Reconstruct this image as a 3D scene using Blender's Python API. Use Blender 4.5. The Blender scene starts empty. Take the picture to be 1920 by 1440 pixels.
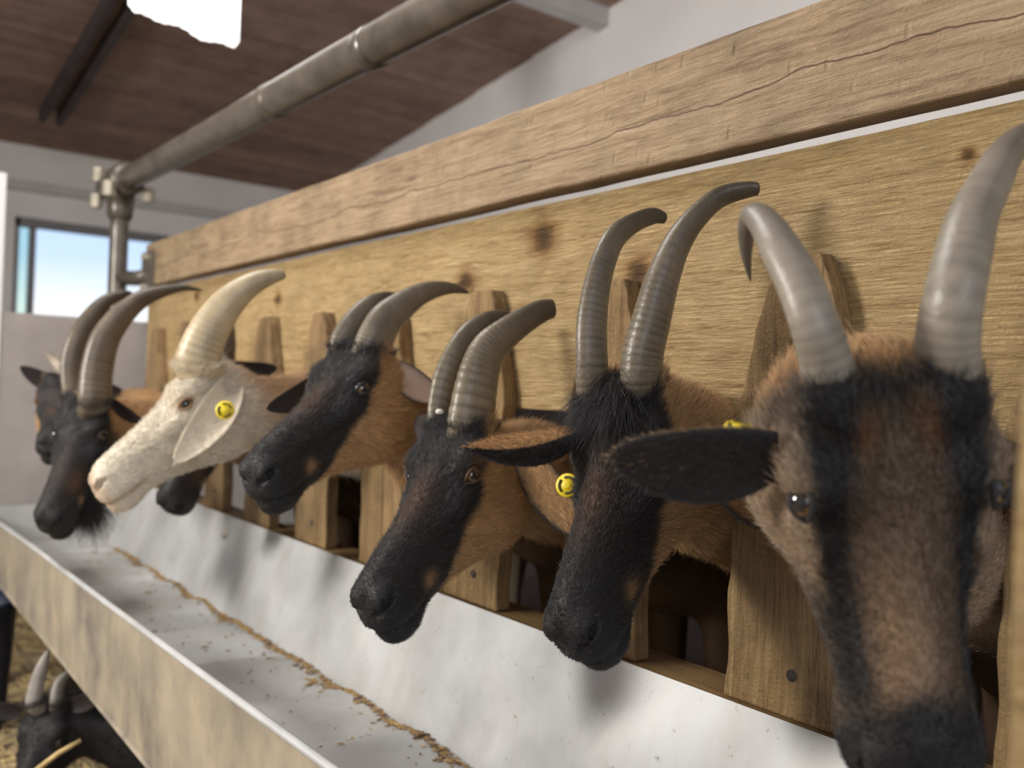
import bpy, math, random
import numpy as np
from mathutils import Vector, Matrix

# ------------------------------------------------------------------ camera, world, light, exposure
U = .88                      # distance from the lens to the feeding barrier
FPX = 1700.0                 # focal length in pixels of the 1920 px frame
YAW, ROLL, PITCH = math.radians(37.4), math.atan(.0366), 10 / 1700.0
_Z = np.array([0, 0, 1.0])
_F0 = np.array([-math.cos(YAW), math.sin(YAW), 0]); _R0 = np.array([math.sin(YAW), math.cos(YAW), 0])
CF = _F0 * math.cos(PITCH) + _Z * math.sin(PITCH); _U0 = np.cross(_R0, CF)
CX = math.cos(ROLL) * _R0 + math.sin(ROLL) * _U0
CU = -math.sin(ROLL) * _R0 + math.cos(ROLL) * _U0
CAM = np.array([0, -U, 1.0])

sc = bpy.context.scene
COL = sc.collection
cam_d = bpy.data.cameras.new('camera'); cam = bpy.data.objects.new('camera', cam_d); COL.objects.link(cam)
cam.matrix_world = Matrix(((CX[0], CU[0], -CF[0], CAM[0]), (CX[1], CU[1], -CF[1], CAM[1]), (CX[2], CU[2], -CF[2], CAM[2]), (0, 0, 0, 1)))
cam_d.sensor_width = 36; cam_d.lens = FPX / 1920 * 36; cam_d.clip_start = .02
cam_d.dof.use_dof = True; cam_d.dof.focus_distance = .97; cam_d.dof.aperture_fstop = 3.9
sc.camera = cam

wd = bpy.data.worlds.new('sky'); sc.world = wd; wd.use_nodes = True
nt = wd.node_tree; nt.nodes.clear()
wo = nt.nodes.new('ShaderNodeOutputWorld'); bg = nt.nodes.new('ShaderNodeBackground')
tc = nt.nodes.new('ShaderNodeTexCoord'); sx = nt.nodes.new('ShaderNodeSeparateXYZ'); rp = nt.nodes.new('ShaderNodeValToRGB')
nt.links.new(tc.outputs['Generated'], sx.inputs[0]); nt.links.new(sx.outputs['Z'], rp.inputs[0])
nt.links.new(rp.outputs[0], bg.inputs[0]); nt.links.new(bg.outputs[0], wo.inputs[0])
cr = rp.color_ramp
cr.elements[0].position = 0.0; cr.elements[0].color = (1.0, 1.0, 1.0, 1)
cr.elements[1].position = .60; cr.elements[1].color = (.42, .58, .85, 1)
for p_, c_ in ((.06, (1.0, 1.0, 1.0, 1)), (.115, (.60, .76, 1.0, 1)), (.2, (.52, .69, .97, 1))):
    e = cr.elements.new(p_); e.color = c_
bg.inputs[1].default_value = 1.12

def area(name, loc, aim, size, sizey, power, col):
    l = bpy.data.lights.new(name, 'AREA'); l.shape = 'RECTANGLE'; l.size = size; l.size_y = sizey; l.energy = power; l.color = col
    o = bpy.data.objects.new(name, l); COL.objects.link(o); o.location = loc
    o.rotation_euler = (Vector(aim) - Vector(loc)).to_track_quat('-Z', 'Y').to_euler()
    return o
area('aisle_window_light', (-2.15, -2.6, 1.75), (-1.1, 0, .95), .55, .55, 74, (1.0, .965, .90))
area('skylight', (-1.9, -.75, 2.72), (-1.8, -.5, 0), 1.1, .7, 30, (1.0, .98, .95))
area('right_fill_light', (2.2, -1.7, 1.7), (-1.0, 0, .8), 1.6, 1.6, 26, (1.0, .95, .88))  # added fill from the right for the shaded cheeks; no door there
sc.view_settings.view_transform = 'Standard'; sc.view_settings.look = 'None'
sc.view_settings.gamma = 1.0; sc.view_settings.use_curve_mapping = False
sc.view_settings.exposure = 0.08
sc.cycles.max_bounces = 6; sc.cycles.diffuse_bounces = 3; sc.cycles.glossy_bounces = 2; sc.cycles.transmission_bounces = 4; sc.cycles.adaptive_threshold = .06

# ------------------------------------------------------------------ helpers
rng = np.random.default_rng(7); random.seed(7)

def at(px, py, depth):
    """point in the barn seen at photo pixel (px, py) at that distance along the view axis"""
    return CAM + depth * (CF + (px - 960) / FPX * CX - (py - 720) / FPX * CU)

def nrm(v):
    v = np.asarray(v, float); return v / (np.linalg.norm(v) + 1e-12)

def cat_rom(P, n):
    """smooth curve through the rows of P, n samples"""
    P = np.asarray(P, float); m = len(P)
    Q = np.vstack([2 * P[0] - P[1], P, 2 * P[-1] - P[-2]])
    t = np.linspace(0, m - 1 - 1e-9, n); i = t.astype(int); u = (t - i)[:, None]
    a, b, c, d = Q[i], Q[i + 1], Q[i + 2], Q[i + 3]
    return .5 * (2 * b + (c - a) * u + (2 * a - 5 * b + 4 * c - d) * u ** 2 + (3 * b - a - 3 * c + d) * u ** 3)

def tag(o, label=None, cat=None, group=None, kind=None):
    if label: o['label'] = label
    if cat: o['category'] = cat
    if group: o['group'] = group
    if kind: o['kind'] = kind
    return o

def empty(name, loc):
    o = bpy.data.objects.new(name, None); o.location = loc; COL.objects.link(o); return o

def mk(name, V, Fc, mat, parent=None, loc=(0, 0, 0), col=None, smooth=True):
    """mesh object; V are world coordinates, stored relative to loc (the parent's own place)"""
    V = np.asarray(V, np.float32) - np.asarray(loc, np.float32)
    me = bpy.data.meshes.new(name)
    if isinstance(Fc, np.ndarray):
        n = len(Fc); k = Fc.shape[1]
        me.vertices.add(len(V)); me.vertices.foreach_set('co', V.ravel())
        me.loops.add(n * k); me.loops.foreach_set('vertex_index', Fc.astype(np.int32).ravel())
        me.polygons.add(n); me.polygons.foreach_set('loop_start', np.arange(0, n * k, k, dtype=np.int32))
        me.polygons.foreach_set('loop_total', np.full(n, k, np.int32))
        me.update(calc_edges=True); me.validate()
    else:
        me.from_pydata(V.tolist(), [], Fc)
    me.polygons.foreach_set('use_smooth', np.full(len(me.polygons), smooth))
    if col is not None:
        at_ = me.attributes.new('coat', 'FLOAT_COLOR', 'POINT')
        c4 = np.ones((len(V), 4), np.float32); c4[:, :3] = col; at_.data.foreach_set('color', c4.ravel())
    if mat is not None: me.materials.append(mat)
    o = bpy.data.objects.new(name, me); COL.objects.link(o)
    if parent is not None: o.parent = parent
    else: o.location = loc
    return o

def box(x0, x1, y0, y1, z0, z1):
    V = [(x, y, z) for x in (x0, x1) for y in (y0, y1) for z in (z0, z1)]
    return np.array(V, float), [(0, 1, 3, 2), (4, 6, 7, 5), (0, 4, 5, 1), (2, 3, 7, 6), (0, 2, 6, 4), (1, 5, 7, 3)]

def join(parts):
    V, Fc, n = [], [], 0
    for v, f in parts:
        V.append(np.asarray(v, float)); Fc += [tuple(int(i) + n for i in q) for q in f]; n += len(v)
    return np.vstack(V), Fc

def bev(o, w=.004, seg=2):
    m = o.modifiers.new('bevel', 'BEVEL'); m.width = w; m.segments = seg; m.limit_method = 'ANGLE'; return o

def tube(C, R, n=20, flat=1.0, side=None, cap=True, shape=None):
    """swept tube along the rows of C with radius R; flat squeezes it along the side axis"""
    C = np.asarray(C, float); m = len(C); R = np.broadcast_to(np.asarray(R, float), (m,))
    T = np.gradient(C, axis=0); T /= np.linalg.norm(T, axis=1)[:, None] + 1e-12
    a = np.linspace(0, 2 * np.pi, n, endpoint=False)
    if side is None: side = np.cross(T[0], [.31, .2, .93])
    V = np.zeros((m, n, 3)); s = np.asarray(side, float)
    for i in range(m):
        s = nrm(s - T[i] * (s @ T[i])); b = np.cross(T[i], s)
        rad = R[i] * (np.ones(n) if shape is None else shape(a, i / (m - 1)))
        V[i] = C[i] + (np.cos(a) * rad * flat)[:, None] * s + (np.sin(a) * rad)[:, None] * b
    Fc = [(i * n + j, i * n + (j + 1) % n, (i + 1) * n + (j + 1) % n, (i + 1) * n + j) for i in range(m - 1) for j in range(n)]
    V = V.reshape(-1, 3)
    if cap:
        Fc += [tuple(range(n))[::-1], tuple((m - 1) * n + j for j in range(n))]
    return V, Fc

def lathe(prof, n=24):
    a = np.linspace(0, 2 * np.pi, n, endpoint=False)
    V = np.array([(r * math.cos(t), r * math.sin(t), z) for r, z in prof for t in a]); m = len(prof)
    return V, [(i * n + j, i * n + (j + 1) % n, (i + 1) * n + (j + 1) % n, (i + 1) * n + j) for i in range(m - 1) for j in range(n)]

# ------------------------------------------------------------------ materials
def newmat(name):
    m = bpy.data.materials.new(name); m.use_nodes = True
    return m, m.node_tree, m.node_tree.nodes['Principled BSDF']

def nd(t, kind, **kw):
    n = t.nodes.new('ShaderNode' + kind)
    for k, v in kw.items():
        if k.startswith('i_'):
            key = k[2:]; n.inputs[int(key) if key.isdigit() else key].default_value = v
        else: setattr(n, k, v)
    return n

def ramp(t, stops):
    r = t.nodes.new('ShaderNodeValToRGB'); e = r.color_ramp.elements
    e[0].position, e[0].color = stops[0][0], (*stops[0][1], 1); e[1].position, e[1].color = stops[-1][0], (*stops[-1][1], 1)
    for p, c in stops[1:-1]:
        q = e.new(p); q.color = (*c, 1)
    return r

def plain(name, col, rough=.6, metal=0.0, noise=0.0, scale=30.0, bump=0.0, spec=.5):
    m, t, b = newmat(name); b.inputs['Roughness'].default_value = rough; b.inputs['Metallic'].default_value = metal
    b.inputs['Specular IOR Level'].default_value = spec
    if noise or bump:
        tcn = nd(t, 'TexCoord'); n = nd(t, 'TexNoise', i_Scale=scale, i_Detail=5.0); t.links.new(tcn.outputs['Object'], n.inputs['Vector'])
        r = ramp(t, [(.3, tuple(c * (1 - noise) for c in col)), (.7, tuple(min(1, c * (1 + noise)) for c in col))])
        t.links.new(n.outputs['Fac'], r.inputs[0]); t.links.new(r.outputs[0], b.inputs['Base Color'])
        if bump:
            bp = nd(t, 'Bump', i_Strength=bump, i_Distance=.004); t.links.new(n.outputs['Fac'], bp.inputs['Height']); t.links.new(bp.outputs[0], b.inputs['Normal'])
    else: b.inputs['Base Color'].default_value = (*col, 1)
    return m

def wood(name, light, mid, dark, axis=0, grain=90.0, bump=.35, knots=(), dirt=.25, rough=.65, stretch=.04, dents=0.0, crack=None, deep=.005):
    """weathered sawn timber, grain along the axis, growth lines, knots, dents and dirt"""
    m, t, b = newmat(name); L = t.links.new
    tcn = nd(t, 'TexCoord'); mp = nd(t, 'Mapping')
    s = [1.0, 1.0, 1.0]; s[axis] = stretch; mp.inputs['Scale'].default_value = s
    L(tcn.outputs['Object'], mp.inputs['Vector'])
    wn = nd(t, 'TexNoise', i_Scale=5.0, i_Detail=3.0); L(mp.outputs[0], wn.inputs['Vector'])
    n1 = nd(t, 'TexNoise', i_Scale=grain, i_Detail=6.0, i_Roughness=.65, i_Distortion=.4); L(mp.outputs[0], n1.inputs['Vector'])
    n2 = nd(t, 'TexNoise', i_Scale=grain * .22, i_Detail=4.0, i_Distortion=1.2); L(mp.outputs[0], n2.inputs['Vector'])
    mx = nd(t, 'Math', operation='MULTIPLY_ADD', i_1=.55); L(n1.outputs['Fac'], mx.inputs[0])
    h2 = nd(t, 'Math', operation='MULTIPLY', i_1=.45); L(n2.outputs['Fac'], h2.inputs[0]); L(h2.outputs[0], mx.inputs[2])
    r = ramp(t, [(.34, dark), (.46, mid), (.62, light)]); L(mx.outputs[0], r.inputs[0])
    dn = nd(t, 'TexNoise', i_Scale=7.0, i_Detail=6.0, i_Roughness=.7); L(tcn.outputs['Object'], dn.inputs['Vector'])
    dr = ramp(t, [(.30, (1 - dirt,) * 3), (.55, (1, 1, 1))]); L(dn.outputs['Fac'], dr.inputs[0])
    mu = nd(t, 'MixRGB', blend_type='MULTIPLY', i_Fac=1.0); L(r.outputs[0], mu.inputs[1]); L(dr.outputs[0], mu.inputs[2])
    colr = mu.outputs[0]
    for kx, kz, kr_ in knots:                 # knots at their own places in the board
        kp = nd(t, 'Mapping'); kp.inputs['Scale'].default_value = (1 / (kr_ * 1.15), 0, 1 / kr_); kp.inputs['Location'].default_value = (-kx / (kr_ * 1.15), 0, -kz / kr_); L(tcn.outputs['Object'], kp.inputs['Vector'])
        ln = nd(t, 'VectorMath', operation='LENGTH'); L(kp.outputs[0], ln.inputs[0])
        wv = nd(t, 'Math', operation='MULTIPLY_ADD', i_1=.9); L(n2.outputs['Fac'], wv.inputs[0]); L(ln.outputs['Value'], wv.inputs[2])
        kr = ramp(t, [(.34, (.22, .17, .13)), (.52, (.42, .33, .25)), (.62, (.72, .62, .52)), (.95, (1, 1, 1))]); dv = nd(t, 'Math', operation='MULTIPLY', i_1=.5)
        L(wv.outputs[0], dv.inputs[0]); L(dv.outputs[0], kr.inputs[0])
        m2 = nd(t, 'MixRGB', blend_type='MULTIPLY', i_Fac=1.0); L(colr, m2.inputs[1]); L(kr.outputs[0], m2.inputs[2]); colr = m2.outputs[0]
    if crack is not None:                     # long drying crack
        sp = nd(t, 'SeparateXYZ'); L(tcn.outputs['Object'], sp.inputs[0]); sl_ = nd(t, 'Mapping'); sl_.inputs['Scale'].default_value = (1.6, 0, 0); L(tcn.outputs['Object'], sl_.inputs['Vector'])
        cn = nd(t, 'TexNoise', i_Scale=1.5, i_Detail=6.0, i_Roughness=.55); L(sl_.outputs[0], cn.inputs['Vector'])
        c1 = nd(t, 'Math', operation='MULTIPLY_ADD', i_1=.09, i_2=-.045 + crack); L(cn.outputs['Fac'], c1.inputs[0])
        c2 = nd(t, 'Math', operation='SUBTRACT'); L(sp.outputs['Z'], c2.inputs[0]); L(c1.outputs[0], c2.inputs[1])
        c3 = nd(t, 'Math', operation='ABSOLUTE'); L(c2.outputs[0], c3.inputs[0]); c4 = nd(t, 'Math', operation='MULTIPLY', i_1=100.0); L(c3.outputs[0], c4.inputs[0])
        ck = ramp(t, [(.05, (.30, .24, .2)), (.16, (1, 1, 1))]); L(c4.outputs[0], ck.inputs[0])
        m3 = nd(t, 'MixRGB', blend_type='MULTIPLY', i_Fac=1.0); L(colr, m3.inputs[1]); L(ck.outputs[0], m3.inputs[2]); colr = m3.outputs[0]
    L(colr, b.inputs['Base Color']); b.inputs['Roughness'].default_value = rough; b.inputs['Specular IOR Level'].default_value = .35
    hgt = n1.outputs['Fac']
    fine = nd(t, 'TexNoise', i_Scale=260.0, i_Detail=3.0); L(tcn.outputs['Object'], fine.inputs['Vector'])
    ad = nd(t, 'Math', operation='MULTIPLY_ADD', i_1=.35); L(fine.outputs['Fac'], ad.inputs[0]); L(hgt, ad.inputs[2]); hgt = ad.outputs[0]
    if dents:
        dp = nd(t, 'Mapping'); dp.inputs['Scale'].default_value = (1.0, 1.0, .45); dp.inputs['Rotation'].default_value = (0, .35, 0); L(tcn.outputs['Object'], dp.inputs['Vector'])
        vd = nd(t, 'TexVoronoi', i_Scale=42.0, i_Randomness=1.0); L(dp.outputs[0], vd.inputs['Vector'])
        vr = ramp(t, [(.06, (0, 0, 0)), (.2, (1, 1, 1))]); L(vd.outputs['Distance'], vr.inputs[0])
        a2 = nd(t, 'Math', operation='MULTIPLY_ADD', i_1=dents); L(vr.outputs[0], a2.inputs[0]); L(hgt, a2.inputs[2]); hgt = a2.outputs[0]
    bp = nd(t, 'Bump', i_Strength=bump, i_Distance=deep); L(hgt, bp.inputs['Height']); L(bp.outputs[0], b.inputs['Normal'])
    return m

M = {}
M['board'] = wood('sawn_board_wood', (.78, .565, .29), (.62, .425, .195), (.36, .22, .09), 0, 300, 1.0, ((.117, .631, .030), (.323, .564, .027), (-.095, .586, .026), (.765, .645, .008), (-.9, .6, .02), (-1.5, .64, .02)), .25, .52, .085, deep=.0115)
M['beam'] = wood('scuffed_rail_wood', (.46, .335, .215), (.37, .26, .155), (.21, .135, .08), 0, 170, .7, (), .38, .55, .09, .5, .757, .011)
M['slat'] = wood('worn_slat_wood', (.40, .265, .125), (.29, .18, .08), (.13, .075, .035), 2, 170, .8, (), .5, .5, .06, deep=.010)
M['sill'] = wood('greasy_sill_wood', (.30, .19, .085), (.20, .12, .05), (.09, .05, .025), 0, 60, .4, (), .5, .5)
M['ceil'] = wood('brown_ceiling_boards', (.40, .27, .215), (.31, .20, .16), (.19, .12, .095), 1, 30, .2, (), .35, .8)
M['dark_timber_and_shade'] = plain('dark_timber_and_shade', (.06, .045, .045), .8, 0, .3, 12)  # timber of rails and deck; also painted-in shade of the pen
M['plaster'] = plain('white_plaster', (.86, .84, .84), .9, 0, .05, 3, .1)
M['trim'] = plain('grey_white_trim', (.60, .59, .60), .8, 0, .06, 5)
M['steel'] = plain('grimy_steel_pipe', (.125, .108, .088), .30, .25, .3, 18, .12)
M['bolt'] = plain('galvanised_bolt', (.42, .38, .30), .45, .3, .25, 40)
M['frame'] = plain('dark_window_frame', (.22, .22, .23), .5)
M['whitepaint'] = plain('white_paint', (.78, .78, .80), .6, 0, .04, 6)
M['grey_sheet'] = plain('grimy_grey_sheet', (.335, .305, .295), .6, .05, .16, 5, .1)
M['concrete'] = plain('stable_floor', (.34, .27, .18), .9, 0, .35, 9, .4)
M['earth'] = plain('outside_ground', (.45, .42, .36), .95, 0, .2, 2)
M['rubber'] = plain('dark_blue_plastic', (.02, .025, .05), .4)
M['green'] = plain('dull_green_plastic', (.10, .16, .11), .5)
M['tag'] = plain('yellow_tag_plastic', (.78, .60, .015), .4, 0, .06, 80)
M['tagmark'] = plain('black_tag_ink', (.05, .045, .01), .6)
M['wax'] = plain('pale_scurf', (.7, .66, .6), .8)

def metal_mat():
    m, t, b = newmat('galvanised_sheet'); L = t.links.new
    tcn = nd(t, 'TexCoord')
    n = nd(t, 'TexNoise', i_Scale=5.0, i_Detail=6.0, i_Roughness=.6); L(tcn.outputs['Object'], n.inputs['Vector'])
    r = ramp(t, [(.3, (.39, .395, .395)), (.5, (.49, .495, .495)), (.7, (.57, .575, .575))]); L(n.outputs['Fac'], r.inputs[0])
    s = nd(t, 'TexNoise', i_Scale=70.0, i_Detail=4.0, i_Roughness=.7); L(tcn.outputs['Object'], s.inputs['Vector'])
    sr = ramp(t, [(.28, (.45, .40, .33)), (.36, (1, 1, 1))]); L(s.outputs['Fac'], sr.inputs[0])
    mu = nd(t, 'MixRGB', blend_type='MULTIPLY', i_Fac=.8); L(r.outputs[0], mu.inputs[1]); L(sr.outputs[0], mu.inputs[2])
    sp = nd(t, 'Mapping'); sp.inputs['Scale'].default_value = (7, 2.0, 2.5); L(tcn.outputs['Object'], sp.inputs['Vector'])
    s2 = nd(t, 'TexNoise', i_Scale=1.0, i_Detail=5.0, i_Roughness=.6); L(sp.outputs[0], s2.inputs['Vector'])
    s3 = ramp(t, [(.36, (.66, .60, .52)), (.52, (1, 1, 1))]); L(s2.outputs['Fac'], s3.inputs[0])
    mu2 = nd(t, 'MixRGB', blend_type='MULTIPLY', i_Fac=.35); L(mu.outputs[0], mu2.inputs[1]); L(s3.outputs[0], mu2.inputs[2]); mu = mu2
    L(mu.outputs[0], b.inputs['Base Color']); b.inputs['Metallic'].default_value = .2
    q = ramp(t, [(.3, (.42,) * 3), (.7, (.6,) * 3)]); L(n.outputs['Fac'], q.inputs[0]); L(q.outputs[0], b.inputs['Roughness'])
    return m
M['metal'] = metal_mat()

def outer_metal():
    m, t, b = newmat('dusty_outer_sheet'); L = t.links.new
    tcn = nd(t, 'TexCoord'); mp = nd(t, 'Mapping'); mp.inputs['Scale'].default_value = (5, 5, 4.2); L(tcn.outputs['Object'], mp.inputs['Vector'])
    n = nd(t, 'TexNoise', i_Scale=1.3, i_Detail=6.0, i_Roughness=.65); L(mp.outputs[0], n.inputs['Vector'])
    r = ramp(t, [(.32, (.19, .165, .145)), (.48, (.33, .285, .225)), (.66, (.47, .395, .29))]); L(n.outputs['Fac'], r.inputs[0])
    L(r.outputs[0], b.inputs['Base Color']); b.inputs['Roughness'].default_value = .5; b.inputs['Metallic'].default_value = .15
    return m
M['outer'] = outer_metal()

def coat_mat(name, rough=.55, sheen=.0, spec=.35, bump=.3):
    m, t, b = newmat(name); L = t.links.new
    a = nd(t, 'Attribute', attribute_name='coat'); L(a.outputs['Color'], b.inputs['Base Color'])
    b.inputs['Roughness'].default_value = rough; b.inputs['Specular IOR Level'].default_value = spec
    if bump:
        tcn = nd(t, 'TexCoord'); n = nd(t, 'TexNoise', i_Scale=240.0, i_Detail=3.0); L(tcn.outputs['Object'], n.inputs['Vector'])
        bp = nd(t, 'Bump', i_Strength=bump, i_Distance=.002); L(n.outputs['Fac'], bp.inputs['Height']); L(bp.outputs[0], b.inputs['Normal'])
    return m
M['skin'] = coat_mat('short_coat', .6)
M['hair'] = coat_mat('coat_hair', .38, spec=.5, bump=0)
M['horn'] = coat_mat('ringed_horn', .38, spec=.45, bump=.25)
m_, t_, b_ = newmat('eye_gloss'); a_ = nd(t_, 'Attribute', attribute_name='coat'); t_.links.new(a_.outputs['Color'], b_.inputs['Base Color'])
b_.inputs['Roughness'].default_value = .05; b_.inputs['Coat Weight'].default_value = 1.0; M['eye'] = m_

m_, t_, b_ = newmat('window_glass'); b_.inputs['Transmission Weight'].default_value = 1.0; b_.inputs['Roughness'].default_value = 0.0
b_.inputs['IOR'].default_value = 1.02; b_.inputs['Base Color'].default_value = (.96, .98, 1, 1); M['glass'] = m_
m_, t_, b_ = newmat('green_glass'); b_.inputs['Transmission Weight'].default_value = 1.0; b_.inputs['Roughness'].default_value = .15
b_.inputs['IOR'].default_value = 1.02; b_.inputs['Base Color'].default_value = (.62, .80, .74, 1); M['green_glass'] = m_

def lamp_mat():
    m, t, b = newmat('bright_translucent_sheet'); L = t.links.new
    tcn = nd(t, 'TexCoord'); sp = nd(t, 'SeparateXYZ'); L(tcn.outputs['Object'], sp.inputs[0])
    w = nd(t, 'Math', operation='SINE'); k = nd(t, 'Math', operation='MULTIPLY', i_1=95.0); L(sp.outputs['Y'], k.inputs[0]); L(k.outputs[0], w.inputs[0])
    r = ramp(t, [(.2, (1.0, .93, .91)), (.7, (1.0, 1.0, 1.0))]); L(w.outputs[0], r.inputs[0])
    L(r.outputs[0], b.inputs['Emission Color']); b.inputs['Emission Strength'].default_value = 1.6
    b.inputs['Base Color'].default_value = (.8, .8, .8, 1)
    return m
M['lamp'] = lamp_mat()

# ------------------------------------------------------------------ the barn: floor, walls, ceiling, window
XE, YB, YF, XR = -6.0, 1.87, -3.2, 2.6        # end wall, wall behind the pen, aisle side, near end
def zc(x): return 2.33 + .128 * (x - XE)      # underside of the sloping ceiling

v, f = box(XE - .2, XR, YF, YB + .2, -.12, 0); tag(mk('floor', v, f, M['concrete'], smooth=False), 'trodden brown stable floor of the barn', kind='structure')
v, f = box(-30, 30, -30, 30, -.3, -.13); tag(mk('ground_outside', v, f, M['earth'], smooth=False), 'pale open ground outside the barn', kind='structure')
v, f = box(-3.3, XR, .06, YB, 0, .13); tag(mk('floor_platform', v, f, M['dark_timber_and_shade'], smooth=False), 'raised standing platform behind the feeding barrier', kind='structure')  # dark colour paints the gloom of the pen onto the platform
v, f = box(XE, XR, YF - .12, YF, 0, 3.6); tag(mk('added_wall_aisle', v, f, M['plaster'], smooth=False), 'added white wall across the aisle, cutting the ambient daylight', kind='structure')  # unseen wall, added to cut daylight from the open side
v, f = box(XE, XR, YB, YB + .12, 0, 3.6); tag(mk('wall_back', v, f, M['plaster'], smooth=False), 'white plastered wall behind the goat pen', kind='structure')
v, f = box(1.0, 1.1, .06, YB, 0, 3.3); tag(mk('added_wall_pen', v, f, M['plaster'], smooth=False), 'added white cross wall blocking daylight at the near end of the pen', kind='structure')  # unseen wall, added to keep daylight out of the pen
v, f = box(XE, XR, YB - .03, YB, .0, 1.05); tag(mk('shade_board_back', v, f, M['dark_timber_and_shade'], smooth=False), 'added dark board imitating shade low on the wall behind the pen', kind='structure')  # dark board added in place of shade on the low wall
WY0, WY1, WZ0, WZ1, WM = .005, .88, 1.10, 1.905, .085
we = join([box(XE - .12, XE, YF, WY0, 0, 2.6), box(XE - .12, XE, WY1, YB + .12, 0, 2.6), box(XE - .12, XE, WY0, WY1, 0, WZ0), box(XE - .12, XE, WY0, WY1, WZ1, 2.6)])
wall_end = tag(mk('wall_end', *we, M['plaster'], smooth=False), 'white end wall with the window', kind='structure')
v, f = box(XE, XE + .05, YF, YB, 2.06, 2.115); tag(mk('trim_1', v, f, M['trim'], smooth=False), 'grey ledge running along the end wall above the window', kind='structure')
win = tag(empty('window_1', (XE, WY0, WZ0)), 'bright window with dark frame in the end wall', kind='structure'); wl = (XE, WY0, WZ0)
fr = .022
mk('window_frame', *join([box(XE - .06, XE + .015, WY0, WY0 + fr, WZ0, WZ1), box(XE - .06, XE + .015, WY1 - fr, WY1, WZ0, WZ1), box(XE - .06, XE + .015, WY0, WY1, WZ0, WZ0 + fr),
    box(XE - .06, XE + .015, WY0, WY1, WZ1 - .05, WZ1)]), M['frame'], win, wl, smooth=False)
mk('mullion', *box(XE - .06, XE + .02, WM, WM + .03, WZ0, WZ1), M['frame'], win, wl, smooth=False)
mk('pane', *box(XE - .04, XE - .034, WM + .03, WY1 - fr, WZ0 + fr, WZ1 - .05), M['glass'], win, wl, smooth=False)
mk('pane', *box(XE - .04, XE - .034, WY0 + fr, WM, WZ0 + fr, WZ1 - .05), M['green_glass'], win, wl, smooth=False)

ceil = tag(empty('ceiling', (XE, YF, 2.33)), 'sloping ceiling of dark brown boards', kind='structure'); cl = (XE, YF, 2.33)
v = np.array([(x, y, zc(x) + dz) for x in (XE, XR) for y in (YF, YB) for dz in (.02, .08)]); mk('ceiling_deck', v, box(0, 1, 0, 1, 0, 1)[1], M['dark_timber_and_shade'], ceil, cl, smooth=False)
PW = .165; x = XE; plank_me = {}
for k in range(int((XR - XE) / PW)):
    g = .006; dz = [0, .003, .006][k % 3]
    v = np.array([(xx, y, zc(xx) + d - dz) for xx in (x + g / 2, x + PW - g / 2) for y in (YF, YB) for d in (0, .02 + dz)])
    o = mk('plank', v, box(0, 1, 0, 1, 0, 1)[1], M['ceil'], ceil, cl, smooth=False); x += PW

def ceil_hit(px, py, drop=0):
    d = at(px, py, 1) - CAM; k = (zc(0) - drop - CAM[2]) / (d[2] - .128 * d[0]); return CAM + d * k
# dark twin rails under the ceiling, running down the slope
a_, b2 = ceil_hit(70, 225, .06), ceil_hit(205, 0, .06)
for s_, lab in ((0, 'dark slender rail under the ceiling, the outer of two side by side'), (.085, 'dark slender rail under the ceiling, the inner of two side by side')):
    y = (a_[1] + b2[1]) / 2 + s_; x0, x1 = a_[0], b2[0] + 1.5
    v = np.array([(xx, yy, zc(xx) - d) for xx in (x0, x1) for yy in (y, y + .03) for d in (0.0, .07)])
    tag(mk('ceiling_rail', v, box(0, 1, 0, 1, 0, 1)[1], M['dark_timber_and_shade'], None, (x0, y, zc(x0)), smooth=False), lab, 'rail', 'rails under the ceiling')
pb = ceil_hit(1085, 20, .05)
v = np.array([(xx, yy, zc(xx) - d) for xx in (pb[0] - .05, pb[0] + .02) for yy in (YB - .62, YB) for d in (0.0, .08)])
tag(mk('purlin', v, box(0, 1, 0, 1, 0, 1)[1], M['trim'], None, (pb[0], YB - .3, zc(pb[0])), smooth=False), 'short pale beam under the ceiling meeting the white wall', 'beam')

# the bright sheet hanging under the ceiling
LX = -2.95
def hang(px, py):
    d = at(px, py, 1) - CAM; return CAM + d * ((LX - CAM[0]) / d[0])
p0, p1 = hang(240, 28), hang(447, 86); ny = 48
top = zc(LX)
V = []; 
for i in range(ny + 1):
    u = i / ny; y = p0[1] + (p1[1] - p0[1]) * u
    zb = p0[2] + (p1[2] - p0[2]) * u + .012 * math.sin(u * 5.2 + .5) + .006 * math.sin(u * 17)
    if u < .05: zb += (.05 - u) * .5
    if u > .96: zb += (u - .96) * .6
    dx = .004 * math.sin(i * 2 * math.pi / 4)
    for th in (0, .004):
        for j in range(5): V.append((LX + dx + th, y, zb + (top - zb) * j / 4))
Fc = []
def vi(i, t, j): return (i * 2 + t) * 5 + j
for i in range(ny):
    for j in range(4):
        Fc.append((vi(i, 1, j), vi(i + 1, 1, j), vi(i + 1, 1, j + 1), vi(i, 1, j + 1))); Fc.append((vi(i, 0, j), vi(i, 0, j + 1), vi(i + 1, 0, j + 1), vi(i + 1, 0, j)))
    Fc.append((vi(i, 0, 0), vi(i + 1, 0, 0), vi(i + 1, 1, 0), vi(i, 1, 0)))
tag(mk('light_panel', V, Fc, M['lamp'], None, (LX, p0[1], top)), 'glaring white corrugated light panel hanging under the brown ceiling', 'light panel')

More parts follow.
